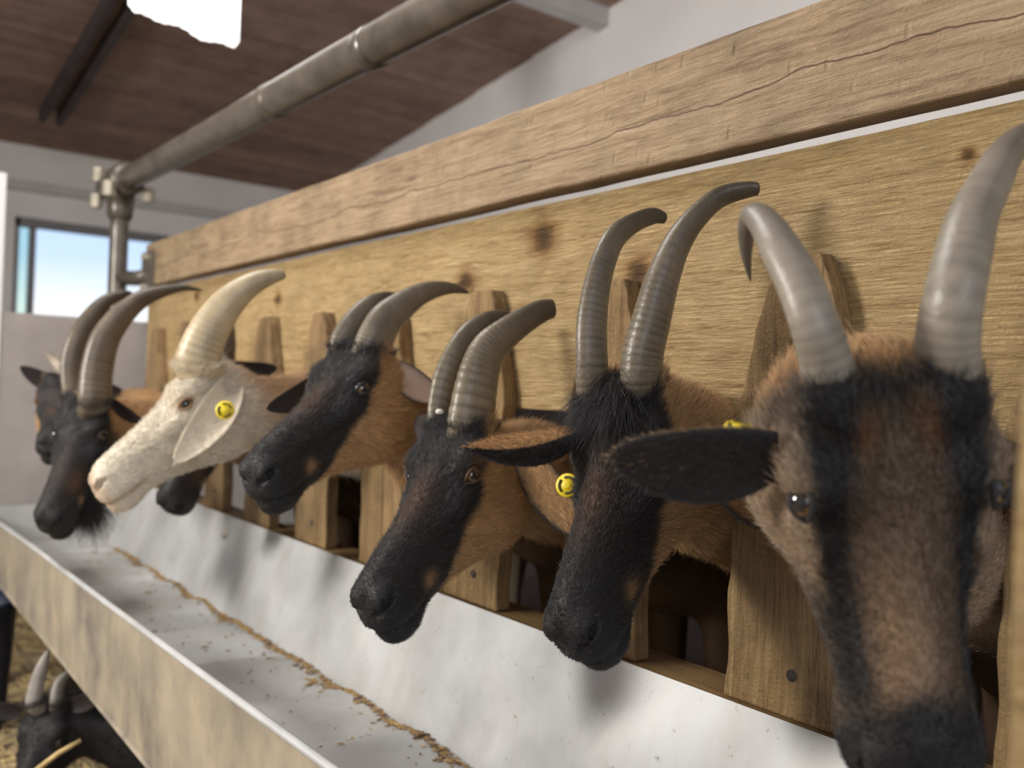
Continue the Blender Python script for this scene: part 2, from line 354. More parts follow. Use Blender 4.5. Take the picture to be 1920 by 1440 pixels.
# ------------------------------------------------------------------ feeding barrier
FX0, FX1 = -3.2, .9
bar = tag(empty('feeding_barrier', (-1.2, 0, .6)), 'wooden head-through feeding barrier of wide boards and tapered slats', 'barrier'); bl = (-1.2, 0, .6)
def plank_mesh(x0, x1, y0, y1, z0, z1, n=60, rough=.003, seed=0):
    """long board with slightly uneven edges"""
    r = np.random.default_rng(seed); xs = np.linspace(x0, x1, n); V = []
    def wob(): 
        w = np.cumsum(r.normal(0, 1, n)); w -= np.linspace(w[0], w[-1], n); return rough * w / (np.abs(w).max() + 1e-9)
    e = [wob() for _ in range(4)]
    for i, x in enumerate(xs):
        V += [(x, y0, z0 + e[0][i]), (x, y1, z0 + e[1][i]), (x, y1, z1 + e[2][i]), (x, y0, z1 + e[3][i])]
    Fc = [(i * 4 + k, i * 4 + (k + 1) % 4, i * 4 + 4 + (k + 1) % 4, i * 4 + 4 + k) for i in range(n - 1) for k in range(4)]
    Fc += [(3, 2, 1, 0), tuple((n - 1) * 4 + k for k in range(4))]
    return np.array(V), Fc
bev(mk('top_rail', *plank_mesh(FX0 + .03, FX1, -.022, .020, 1 + .3385 * U, 1 + .4995 * U, 70, .003, 1), M['beam'], bar, bl, smooth=False), .004)
bev(mk('wide_board', *plank_mesh(FX0, FX1, 0, .03, 1 - .034 * U, 1 + .3255 * U, 70, .003, 2), M['board'], bar, bl, smooth=False), .003)
bev(mk('sill', *plank_mesh(FX0, FX1, -.05, .04, .56, .652, 70, .002, 3), M['sill'], bar, bl, smooth=False), .005)
SL0, SP = -.603, .302
for k in range(-1, 9):
    r = np.random.default_rng(50 + k); cx = SL0 - SP * k
    ht = .030 + r.uniform(-.004, .005); hb = .078 + r.uniform(-.006, .004); zt = 1 + .184 * U + r.uniform(-.012, .006)
    zs = np.linspace(.652, zt, 26); L_, R_ = [], []
    for z in zs:
        t = min(1, max(0, (z - .985) / (zt - .985))); w = hb + (ht - hb) * t ** .9
        L_.append(cx - w - .002 * math.sin(z * 60 + k) + r.normal(0, .0006)); R_.append(cx + w * (.96) + .002 * math.sin(z * 47 + 2 * k) + r.normal(0, .0006))
    L_[-1] += .006; R_[-1] -= .004
    y0, y1 = -.029, -.001; V = []
    for z, l, rr in zip(zs, L_, R_): V += [(l, y0, z), (rr, y0, z), (rr, y1, z), (l, y1, z)]
    n = len(zs); Fc = [(i * 4 + q, i * 4 + (q + 1) % 4, i * 4 + 4 + (q + 1) % 4, i * 4 + 4 + q) for i in range(n - 1) for q in range(4)] + [(3, 2, 1, 0), tuple((n - 1) * 4 + q for q in range(4))]
    bev(mk('slat', np.array(V), Fc, M['slat'], bar, bl, smooth=False), .003)
    # screw heads near the foot of each slat
    for zz in (.70,):
        v, f = lathe([(0, 0), (.006, 0), (.0065, .001), (.0065, .002), (0, .002)], 12); v = v[:, [0, 2, 1]]; v[:, 1] *= -1
        mk('screw', v + np.array([cx + .01, y0 + .0005, zz]), f, M['dark_timber_and_shade'], bar, bl)

# upright at the near right edge of the trough
v, f = box(-.015, .055, -.02, .02, 0, 1)
pu = at(1913, 645, .36)
V = []
for i in range(20):
    t = i / 19; z = pu[2] * t; w = .001 * math.sin(i * 1.7) - .006 * (1 - t)
    V += [(pu[0] + w, pu[1], z), (pu[0] + .065, pu[1] - .02, z), (pu[0] + .07, pu[1] + .012, z), (pu[0] + .004 + w, pu[1] + .026, z)]
Fc = [(i * 4 + q, i * 4 + (q + 1) % 4, i * 4 + 4 + (q + 1) % 4, i * 4 + 4 + q) for i in range(19) for q in range(4)] + [(3, 2, 1, 0), tuple(76 + q for q in range(4))]
tag(bev(mk('wooden_upright', np.array(V), Fc, M['board'], None, (pu[0], pu[1], 0), smooth=False), .003), 'tan wooden upright at the edge of view beside the closest goat', 'post')

# ------------------------------------------------------------------ trough
tr = tag(empty('feed_trough', (-1.4, -.26, .45)), 'long galvanised sheet metal feed trough under the goats', 'trough'); tl = (-1.4, -.26, .45)
TX0, TX1 = -3.16, .7
def lip(x): return .611 + .0205 * (x + .836)
def sheet(name, pa, pb, mat, disp, nx=420, nv=14, th=.0015, zo=None):
    xs = np.linspace(TX0, TX1, nx); t = np.linspace(0, 1, nv)
    pa, pb = np.array(pa), np.array(pb); n2 = -nrm((-(pb - pa)[1], (pb - pa)[0]))
    X, Tt = np.meshgrid(xs, t, indexing='ij')
    D = disp(X, Tt)
    Y = pa[0] + (pb - pa)[0] * Tt + n2[0] * D; Zz = pa[1] + (pb - pa)[1] * Tt + n2[1] * D
    if zo is not None: Zz = Zz + zo(X, Tt)
    V = np.stack([X, Y, Zz], -1).reshape(-1, 3)
    i, j = np.meshgrid(np.arange(nx - 1), np.arange(nv - 1), indexing='ij'); i, j = i.ravel(), j.ravel()
    q = np.stack([i * nv + j, (i + 1) * nv + j, (i + 1) * nv + j + 1, i * nv + j + 1], 1)
    V2 = V - np.array([0, n2[0], n2[1]]) * th; q2 = q[:, ::-1] + len(V)
    return mk(name, np.vstack([V, V2]), np.vstack([q, q2]), mat, tr, tl)
def back_d(X, T):
    env = np.sin(np.pi * np.clip(T, 0, 1))
    d = .014 * np.abs(((X / .36 + .22 * T + .18) % 1) - .5) * 2 * env
    d += .004 * np.sin(X * 9.3 + 1.2 + T * 2) * env + .0025 * np.sin(X * 23 + T * 4) * env
    return d - .004 * env
def floor_d(X, T):
    far = np.clip((-X - .7) / .7, 0, 1); ph = 2 * np.pi * X / .245 + .5 * np.sin(X * 5) + .2 * T
    w = np.sin(ph) + .35 * np.sin(2 * ph + .6)
    return .0115 * (.2 + far) * w * np.clip(T * 4, .15, 1) + .002 * np.sin(X * 31 + T * 5)
sheet('back_panel', (-.052, .658), (-.1195, .433), M['metal'], back_d)
sheet('floor_panel', (-.105, .458), (-.452, .452), M['metal'], floor_d)
sheet('front_panel', (-.4585, .400), (-.4585, .611), M['outer'], lambda X, T: .002 * np.sin(X * 11 + T * 3), 200, 10, zo=lambda X, T: T * (lip(X) - .611))
v, f = tube([(x, -.4585 + .001 * math.sin(x * 7), .0012 * math.sin(x * 5) + lip(x)) for x in np.linspace(TX0, TX1, 60)], .0055, 10)
mk('rim', v, f, M['metal'], tr, tl)
v, f = tube([(x, -.4585, .400) for x in np.linspace(TX0, TX1, 40)], .004, 8); mk('lower_rim', v, f, M['outer'], tr, tl)
for px, x in ((0, -1.30), (0, -2.2), (0, -.35)):
    v, f = lathe([(0, .004), (.006, .0038), (.0075, .002), (.013, .0018), (.0135, 0)], 16)
    t = .2; c = np.array([x, -.052 - .06 * t - .007, .658 - .2 * t + .001]); nn = nrm((0, -.155, .06)); sx_ = np.array([1., 0, 0]); up_ = np.cross(nn, sx_)
    mk('bolt', c + v[:, :1] * sx_ + v[:, 1:2] * up_ + v[:, 2:] * nn, f, M['bolt'], tr, tl)
for x in (-3.0, -1.6, -.2):
    mk('trough_leg', *box(x - .02, x + .02, -.26, -.22, 0, .448), M['steel'], tr, tl, smooth=False)
    mk('trough_leg', *box(x - .02, x + .02, -.04, 0.0, 0, .559), M['sill'], tr, tl, smooth=False)

mk('end_plate', *join([box(TX0 - .003, TX0, -.4585, -.06, .40, .585)]), M['metal'], tr, tl, smooth=False)

# feed crumbs lying in the crease of the trough
def chips(n, fn, size, seed):
    r = np.random.default_rng(seed); P = fn(r, n); V = []; Fc = []
    base = np.array([(-1, -.5, 0), (1, -.45, 0), (.9, .5, 0), (-1, .5, 0), (0, 0, .6)])
    out = np.zeros((n, 5, 3))
    a = r.uniform(0, 2 * np.pi, n); s = size * r.lognormal(0, .45, n); el = r.uniform(.6, 2.6, n)
    ca, sa = np.cos(a), np.sin(a)
    bx = base[None, :, 0] * (s * el)[:, None]; by = base[None, :, 1] * s[:, None]; bz = base[None, :, 2] * s[:, None]
    out[:, :, 0] = P[:, :1] + bx * ca[:, None] - by * sa[:, None]; out[:, :, 1] = P[:, 1:2] + bx * sa[:, None] + by * ca[:, None]; out[:, :, 2] = P[:, 2:] + bz
    f = np.array([(0, 1, 4), (1, 2, 4), (2, 3, 4), (3, 0, 4)]); Fc = (np.arange(n)[:, None, None] * 5 + f).reshape(-1, 3)
    tone = r.uniform(.45, 1.25, n)[:, None] * np.where(r.uniform(0, 1, (n, 1)) < .25, np.array([[.16, .09, .04]]), np.array([[.42, .27, .11]]))
    return out.reshape(-1, 3), Fc, np.repeat(tone, 5, 0)
def crease(r, n):
    x = r.uniform(-3.0, .3, n); u = r.uniform(0, 1, n); wide = .005 + .005 * np.abs(np.sin(x * 7.3) + .6 * np.sin(x * 19))
    y = -.119 - np.abs(r.normal(0, 1, n)) * wide * (1 + 1.2 * np.clip((x + 1.2) / .8, 0, 1)) - np.where(u < .10, r.uniform(0, .16, n), 0)
    T = (-.105 - y) / .347; return np.stack([x, y, .458 - .006 * T + floor_d(x, T) + .001], 1)
v, f, c = chips(5200, crease, .0020, 3)
tag(mk('feed_crumbs', v, f, M['skin'], None, (-1.3, -.13, .458), c, False), 'scattered brown feed crumbs along the crease of the metal trough', 'feed', kind='stuff')

# grey sheet closing the far end, white upright beside it
tag(bev(mk('end_sheet', *plank_mesh(-.43, .02, -.006, .006, .30, 1.185, 12, .001, 9), M['grey_sheet'], None, (0, 0, 0), smooth=False), .002), 'dull grey sheet closing the far end of the trough below the window', 'panel')
es = bpy.data.objects['end_sheet']; es.rotation_euler = (0, 0, math.pi / 2); es.location = (-3.24, 0, 0)
tag(bev(mk('white_upright', *box(-3.27, -3.23, -.475, -.43, 0, 1.62), M['whitepaint'], None, (-3.25, -.42, 0), smooth=False), .004), 'thin white upright at the edge of the grey end sheet', 'post')

# ------------------------------------------------------------------ pipe over the trough
PA = .929 * U; PH = .672; PYY = PA - U; PZ = 1 + PH
pf = tag(empty('pipe_frame', (-3.3, PYY, 0)), 'grimy steel pipe running over the trough on a clamped upright', 'pipe'); pl = (-3.3, PYY, 0)
v, f = tube([(x, PYY, PZ - .0165 * (x + 3.36) + .002 * math.sin(x * 3)) for x in np.linspace(-3.56, .6, 40)], .039, 24); mk('cross_pipe', v, f, M['steel'], pf, pl)
for xx in (-2.02, -1.55):
    zz = PZ - .0165 * (xx + 3.36); v, f = tube([(xx - .02, PYY, zz), (xx - .018, PYY, zz), (xx + .018, PYY, zz), (xx + .02, PYY, zz)], [.039, .0415, .0415, .039], 24); mk('pipe_joint', v, f, M['steel'], pf, pl)
v, f = tube([(-3.36, PYY, z) for z in np.linspace(0, PZ - .01, 12)], .031, 20); post = mk('post', v, f, M['steel'], pf, pl)
v, f = tube([(x, PYY, PZ) for x in (-3.46, -3.45, -3.27, -3.26)], [.045, .058, .058, .045], 20); mk('clamp', v, f, M['steel'], pf, pl)
v, f = tube([(-3.36, PYY, z) for z in (PZ - .13, PZ - .12, PZ - .02)], [.036, .042, .05], 18); mk('clamp_collar', v, f, M['steel'], pf, pl)
for (dx, dy, dz) in ((-.13, -.045, .045), (-.13, -.05, -.05), (.10, .065, -.045), (.09, -.06, -.04)):
    c = np.array([-3.36 + dx, PYY + dy, PZ + dz])
    v, f = tube([c + np.array([0, 0, z]) for z in (-.03, -.028, .02, .022)], [.012, .022, .022, .012], 6); mk('bolt', v, f, M['bolt'], pf, pl, smooth=False)
v, f = tube([(-3.36, PYY, 1.34), (-3.28, -.02, 1.335), (-3.14, -.03, 1.33)], .026, 14); mk('bracket_arm', v, f, M['steel'], pf, pl)
mk('bracket_plate', *box(-3.17, -3.06, -.034, -.022, 1.27, 1.41), M['steel'], pf, pl, smooth=False)
for zz in (1.29, 1.39):
    v, f = tube([(-3.11, -.034, zz), (-3.11, -.05, zz)], .013, 6); mk('bolt', v, f, M['bolt'], pf, pl, smooth=False)

# ------------------------------------------------------------------ goats: head model
def hermite(xs, ys):
    xs, ys = np.array(xs), np.array(ys); g = np.gradient(ys, xs)
    X = np.linspace(xs[0], xs[-1], 400); i = np.clip(np.searchsorted(xs, X) - 1, 0, len(xs) - 2)
    h = xs[i + 1] - xs[i]; t = (X - xs[i]) / h
    Y = ys[i] * (2 * t ** 3 - 3 * t ** 2 + 1) + g[i] * h * (t ** 3 - 2 * t ** 2 + t) + ys[i + 1] * (3 * t ** 2 - 2 * t ** 3) + g[i + 1] * h * (t ** 3 - t ** 2)
    return lambda q: np.interp(q, X, Y)
# profile of a goat's head: x from the horn roots (0) to the nose (.305)
TOPZ = hermite([-.06, -.045, -.02, .02, .06, .10, .15, .20, .25, .28, .297, .306, .311], [.0, .030, .056, .068, .062, .050, .039, .032, .027, .020, .005, -.012, -.028])
BOTZ = hermite([-.06, -.045, -.02, .01, .04, .08, .13, .18, .22, .25, .28, .297, .306, .311], [-.045, -.068, -.098, -.118, -.124, -.118, -.100, -.085, -.079, -.081, -.081, -.070, -.054, -.032])
WID = hermite([-.06, -.045, -.02, .02, .06, .085, .11, .15, .20, .24, .27, .29, .303, .311], [.030, .044, .054, .059, .062, .060, .053, .044, .0375, .036, .036, .032, .021, .004])

def smin(a, b, k):
    h = np.clip(.5 + .5 * (b - a) / k, 0, 1); return b + (a - b) * h - k * h * (1 - h)
def smax(a, b, k): return -smin(-a, -b, k)
def ell(p, c, r):
    r = np.array(r); return (np.sqrt((((p - np.array(c)) / r) ** 2).sum(1)) - 1) * r.min()
def cone(p, a, b, ra, rb):
    a, b = np.array(a), np.array(b); d = b - a; t = np.clip(((p - a) @ d) / (d @ d), 0, 1)
    return np.linalg.norm(p - a - t[:, None] * d, axis=1) - (ra + (rb - ra) * t)
def mouth_z(x): return np.interp(x, [.20, .225, .26, .29, .31], [-.048, -.053, -.056, -.054, -.050])

def head_sdf(p):
    q = p.copy(); q[:, 1] = np.abs(q[:, 1])
    x = q[:, 0]; zt, zb, w = TOPZ(x), BOTZ(x), WID(x)
    c = (zt + zb) / 2; h = np.maximum((zt - zb) / 2, .004); zz = (q[:, 2] - c) / h
    low = np.clip(-zz, 0, 1); hi = np.clip(zz, 0, 1)
    we = w * (1 - .20 * low ** 2 - .22 * hi ** 2)
    e = 2.35
    f = ((np.abs(q[:, 1] / np.maximum(we, .004)) ** e + np.abs(zz) ** e) ** (1 / e) - 1) * np.minimum(w, h) * .85
    f = np.maximum(f, np.maximum(x - .311, -.06 - x))
    f = smin(f, ell(q, (.055, .044, .040), (.034, .020, .020)), .022)      # brow
    f = smin(f, ell(q, (.092, .044, .006), (.040, .014, .016)), .018)       # cheek bone
    f = smin(f, ell(q, (.038, .035, -.066), (.060, .032, .052)), .022)      # jaw muscle
    f = smin(f, ell(q, (.003, .032, .060), (.030, .021, .022)), .020)       # horn root
    f = smin(f, ell(q, (.284, .0195, -.008), (.021, .015, .017)), .010)      # nostril wing
    f = smin(f, ell(q, (.262, .020, -.037), (.036, .0175, .018)), .012)     # upper lip
    f = smin(f, ell(q, (.270, .0, -.0715), (.031, .025, .0145)), .010)       # chin
    f = smax(f, -ell(q, (.080, .0655, .026), (.018, .013, .013)), .008)     # eye socket
    f = smax(f, -cone(q, (.3065, .0105, -.022), (.291, .0265, -.009), .0040, .0058), .004)   # nostril
    f = smax(f, -cone(q, (.291, .0265, -.009), (.280, .0320, -.006), .0058, .0030), .004)
    gx = np.clip((x - .212) / .02, 0, 1)
    f = f + .0068 * gx * np.exp(-((q[:, 2] - mouth_z(x)) / .0036) ** 2)     # mouth line
    f = f + .003 * np.clip((x - .285) / .015, 0, 1) * np.exp(-(q[:, 1] / .003) ** 2) * (q[:, 2] > -.05)   # philtrum
    f = f + .0025 * np.clip((x - .10) / .03, 0, 1) * np.clip((.25 - x) / .03, 0, 1) * np.exp(-((q[:, 2] + .018) / .012) ** 2)   # hollow of the cheek
    return f

def surface_nets(fn, ax, coarse=4):
    """closed mesh of fn = 0 on a rectilinear grid; only blocks close to the surface are evaluated"""
    nx, ny, nz = map(len, ax); sub = [np.unique(np.append(np.arange(0, n, coarse), n - 1)) for n in (nx, ny, nz)]
    g = np.stack(np.meshgrid(*[a[s] for a, s in zip(ax, sub)], indexing='ij'), -1)
    fc = fn(g.reshape(-1, 3)).reshape(g.shape[:3])
    near = np.zeros((nx, ny, nz), bool); full = np.zeros((nx, ny, nz), np.float32)
    idx = [np.clip(np.searchsorted(s, np.arange(n), 'right') - 1, 0, len(s) - 2) for s, n in zip(sub, (nx, ny, nz))]
    mn = fc[:-1, :-1, :-1].copy(); mxv = mn.copy()
    for a in (0, 1):
        for b in (0, 1):
            for c in (0, 1):
                s = fc[a:fc.shape[0] - 1 + a, b:fc.shape[1] - 1 + b, c:fc.shape[2] - 1 + c]; mn = np.minimum(mn, s); mxv = np.maximum(mxv, s)
    cell = np.sqrt(sum(np.square(np.meshgrid(*[np.diff(a[s]) for a, s in zip(ax, sub)], indexing='ij')[k]) for k in range(3)))
    act = (mn < .9 * cell) & (mxv > -.9 * cell)
    near = act[np.ix_(*idx)]; full = mn[np.ix_(*idx)].astype(np.float32)
    ii = np.nonzero(near); P = np.stack([ax[k][ii[k]] for k in range(3)], 1)
    full[ii] = fn(P)
    # crossings
    S = full < 0; c0 = np.zeros((nx - 1, ny - 1, nz - 1), np.int32)
    for a in (0, 1):
        for b in (0, 1):
            for c in (0, 1): c0 += S[a:nx - 1 + a, b:ny - 1 + b, c:nz - 1 + c]
    cells = np.argwhere((c0 > 0) & (c0 < 8)); ids = -np.ones(c0.shape, np.int64); ids[tuple(cells.T)] = np.arange(len(cells))
    acc = np.zeros((len(cells), 3)); cnt = np.zeros(len(cells))
    cr_ = [np.array(o) for o in ((0, 0, 0), (1, 0, 0), (0, 1, 0), (1, 1, 0), (0, 0, 1), (1, 0, 1), (0, 1, 1), (1, 1, 1))]
    for i, j in ((0, 1), (2, 3), (4, 5), (6, 7), (0, 2), (1, 3), (4, 6), (5, 7), (0, 4), (1, 5), (2, 6), (3, 7)):
        A, B = cells + cr_[i], cells + cr_[j]; fa, fb = full[tuple(A.T)], full[tuple(B.T)]; m = (fa < 0) != (fb < 0)
        t = np.where(m, fa / np.where(m, fa - fb, 1), 0)[:, None]
        pa = np.stack([ax[k][A[:, k]] for k in range(3)], 1); pb = np.stack([ax[k][B[:, k]] for k in range(3)], 1)
        acc += np.where(m[:, None], pa + (pb - pa) * t, 0); cnt += m
    V = acc / cnt[:, None]; Q = []
    for d in range(3):
        e = [0, 0, 0]; e[d] = 1; n = [nx, ny, nz]; n[d] -= 1
        A = S[:n[0], :n[1], :n[2]]; B = S[e[0]:, e[1]:, e[2]:][:n[0], :n[1], :n[2]]
        u, w = (d + 1) % 3, (d + 2) % 3
        k = np.argwhere(A != B); k = k[(k[:, u] > 0) & (k[:, w] > 0) & (k[:, u] < (nx, ny, nz)[u] - 1) & (k[:, w] < (nx, ny, nz)[w] - 1)]
        du = np.zeros(3, int); du[u] = 1; dw = np.zeros(3, int); dw[w] = 1
        q = np.stack([ids[tuple((k - du - dw).T)], ids[tuple((k - dw).T)], ids[tuple(k.T)], ids[tuple((k - du).T)]], 1)
        fl = ~A[tuple(k.T)]; q[fl] = q[fl][:, ::-1]; Q.append(q)
    Q = np.vstack(Q); Q = Q[(Q >= 0).all(1)]
    return V, Q

def relax(V, Q, it=2, lam=.5):
    E = np.vstack([Q[:, [0, 1]], Q[:, [1, 2]], Q[:, [2, 3]], Q[:, [3, 0]]]); E = np.vstack([E, E[:, ::-1]])
    cnt = np.bincount(E[:, 0], minlength=len(V))[:, None]
    for k in range(it):
        for l in (lam, -lam * 1.04):
            s = np.stack([np.bincount(E[:, 0], V[E[:, 1], c], minlength=len(V)) for c in range(3)], 1)
            V = V + l * (s / np.maximum(cnt, 1) - V)
    return V

def axis_fine(lo, hi, f0, f1, h, hc):
    """grid lines: step h between f0 and f1, growing to hc outside"""
    mid = list(np.arange(f0, f1 + h, h)); s = h; a = f0
    left = []
    while a > lo: s = min(s * 1.25, hc); a -= s; left.append(a)
    s = h; b = mid[-1]; right = []
    while b < hi: s = min(s * 1.25, hc); b += s; right.append(b)
    return np.array(left[::-1] + mid + right)

def wob(P, k=1.0):
    return (np.sin(P[:, 0] * 61 * k + 3 * np.sin(P[:, 1] * 43 * k)) + np.sin(P[:, 1] * 83 * k + 2 * np.sin(P[:, 2] * 37 * k)) + np.sin(P[:, 2] * 71 * k + 2.5 * np.sin(P[:, 0] * 53 * k))) / 3
def sst(a, b, x):
    t = np.clip((x - a) / (b - a), 0, 1); return t * t * (3 - 2 * t)
BLACK = np.array([.017, .016, .017]); BROWN = np.array([.47, .285, .132]); DBROWN = np.array([.10, .052, .03]); CREAM = np.array([.72, .64, .52])
def mixc(a, b, t): return a + (b - a) * t[:, None]

def coat(p, style):
    x, y, z = p[:, 0], np.abs(p[:, 1]), p[:, 2]; n = wob(p); n2 = wob(p + .3, 2.3)
    if style == 'white':
        c = mixc(np.tile(CREAM, (len(p), 1)), np.array([.50, .32, .17]), .95 * sst(-.01, -.08, x + .012 * n) * sst(-.24, -.10, z + .02 * n))
        c = mixc(c, np.array([.55, .36, .24]), .5 * sst(.285, .302, x)); c = mixc(c, np.array([.42, .27, .15]), .55 * np.exp(-((x - .083) / .018) ** 2 - ((z - .03) / .014) ** 2) * (y > .03))
        c = mixc(c, np.array([.50, .35, .22]), .6 * np.exp(-((z - mouth_z(x)) / .005) ** 2) * sst(.205, .23, x))
        return c
    zb = np.interp(x, [-.045, -.01, .03, .07, .10, .14, .18, .215, .235], [.12, .080, .045, .010, -.012, -.032, -.054, -.090, -.15])
    blk = sst(-.007, .007, z - zb + .006 * n + .003 * n2)
    c = mixc(np.tile(BROWN, (len(p), 1)) * (1 + .12 * n2)[:, None], BLACK, blk)
    if style == 'streaked':                   # brown middle of the face, black bars through the eyes
        bar_ = np.exp(-((y - np.interp(x, [0, .08, .2, .26], [.036, .039, .031, .030])) / np.interp(x, [0, .1, .2, .26], [.022, .010, .0055, .008])) ** 2)
        mid = mixc(np.tile(np.array([.115, .078, .053]), (len(p), 1)), np.array([.27, .175, .105]), sst(.08, .2, x + .02 * n) * sst(.022, .006, np.abs(p[:, 1] + .006)))
        mid = mixc(mid, BLACK, sst(.05, .0, x + .01 * n)); mid = mixc(mid, np.array([.22, .105, .04]), np.exp(-((x - .036) / .020) ** 2 - ((y - .019 + .004 * n) / .006) ** 2))
        side = np.tile(np.array([.33, .235, .155]), (len(p), 1))
        c2 = mixc(mid, side, sst(.038, .048, y + .003 * n)); c2 = mixc(c2, BLACK, np.clip(bar_ * 1.3, 0, 1) * sst(.28, .22, x))
        c2 = mixc(c2, BLACK, sst(.222, .25, x + .006 * n - .6 * np.maximum(y - .014, 0))); c = mixc(c2, c, sst(.0, -.03, x))
    else:
        c = mixc(c, DBROWN, .75 * blk * np.exp(-((x - .15) / .05) ** 2 - (y / .020) ** 2) * (1 if style != 'plain' else .5))
        if style == 'dark':
            c = mixc(c, BLACK, .85 * sst(.02, .06, x + .01 * n)); c = mixc(c, DBROWN * 1.3, .8 * np.exp(-((x - .20) / .03) ** 2 - ((z + .0) / .02) ** 2))
        if style == 'brow':
            c = mixc(c, np.array([.16, .09, .045]), .8 * np.exp(-((x - .066) / .016) ** 2 - ((z - .034) / .012) ** 2) * sst(.03, .05, y))
        c = mixc(c, BROWN * .8, .8 * np.exp(-((x - .222) / .012) ** 2 - ((z + .040) / .012) ** 2) * sst(.02, .03, y))   # pale spot at the mouth corner
    return c

HORN_A = np.array([.33, .29, .235]); HORN_D = np.array([.10, .085, .07])
def horn(g, loc, ctrl, tone=1.0, tint=(1, 1, 1), rings=26, seg=110, flat=.72, side=None, tipdark=.75, keel=.16, ring_amp=.055, root=None, groove_k=.40, fuzz=900, fuzz_col=(.03, .028, .03)):
    """ctrl rows: px, py, width in px, depth -> ringed tapering horn"""
    P = np.array([at(a, b, d) for a, b, w, d in ctrl]); R = np.array([w / 2 / FPX * d for a, b, w, d in ctrl])
    ext = P[0] + nrm((P[0] - P[1]) * .25 + np.asarray(root) - P[0]) * .032 if root is not None else P[0] - nrm(P[1] - P[0]) * .02; P = np.vstack([ext, P]); R = np.append(R[0] * .98, R)
    C = cat_rom(np.hstack([P, R[:, None]]), seg); R = np.maximum(C[:, 3], .0012); C = C[:, :3]
    ln = np.concatenate([[0], np.cumsum(np.linalg.norm(np.diff(C, axis=0), axis=1))]); t = ln / ln[-1]
    r0 = np.random.default_rng(int(abs(P[0, 0]) * 1e4) % 9999); ph = np.cumsum(np.interp(t, np.linspace(0, 1, 12), r0.uniform(.6, 1.5, 12))); ph = ph / ph[-1] * rings
    saw = (ph % 1.0); amp = ring_amp * sst(1.0, .25, t)
    R2 = R * (1 + amp * (saw ** 1.6 - .45))
    R2[-3:] *= np.array([.9, .72, .35]); n = 28
    a = np.linspace(0, 2 * np.pi, n, endpoint=False)
    shape = lambda ang, u: 1 + keel * (1 - u) * np.maximum(0, np.sin(ang)) ** 6 - .03 * np.cos(2 * ang)
    V, Fc = tube(C, R2 / max(flat ** .5, .8), n, flat, side, True, shape)
    groove = np.exp(-((saw - .04) / .12) ** 2) + np.exp(-((saw - 1.0) / .10) ** 2)
    base = mixc(np.tile(HORN_A * tone * np.array(tint), (seg, 1)), HORN_D * tone * np.array(tint), np.clip(sst(.45, 1.0, t) * tipdark, 0, 1))
    base = base * (1 - groove_k * np.clip(groove, 0, 1) * sst(.9, .1, t))[:, None] * (1 + .35 * np.exp(-((saw - .62) / .2) ** 2) * sst(.5, .05, t))[:, None]
    col = np.repeat(base, n, 0); col *= (1 + .18 * wob(V, .9) + .10 * wob(V, 3.1))[:, None]
    if root is not None and fuzz > 0:
        ring = V.reshape(seg, n, 3)[int(seg * 1.0 * np.argmin(np.abs(ln - .030)) / seg)]; cen = ring.mean(0); axd = nrm(P[2] - P[1])
        tuft(g, loc, ring, axd * .75 + (ring - cen) / np.linalg.norm(ring - cen, axis=1)[:, None] * .35, fuzz, .017, fuzz_col, 3, .0035, .15, 'horn_root_hair', .00026)
    return mk('horn', V, Fc, M['horn'], g, loc, np.clip(col, .01, 1))

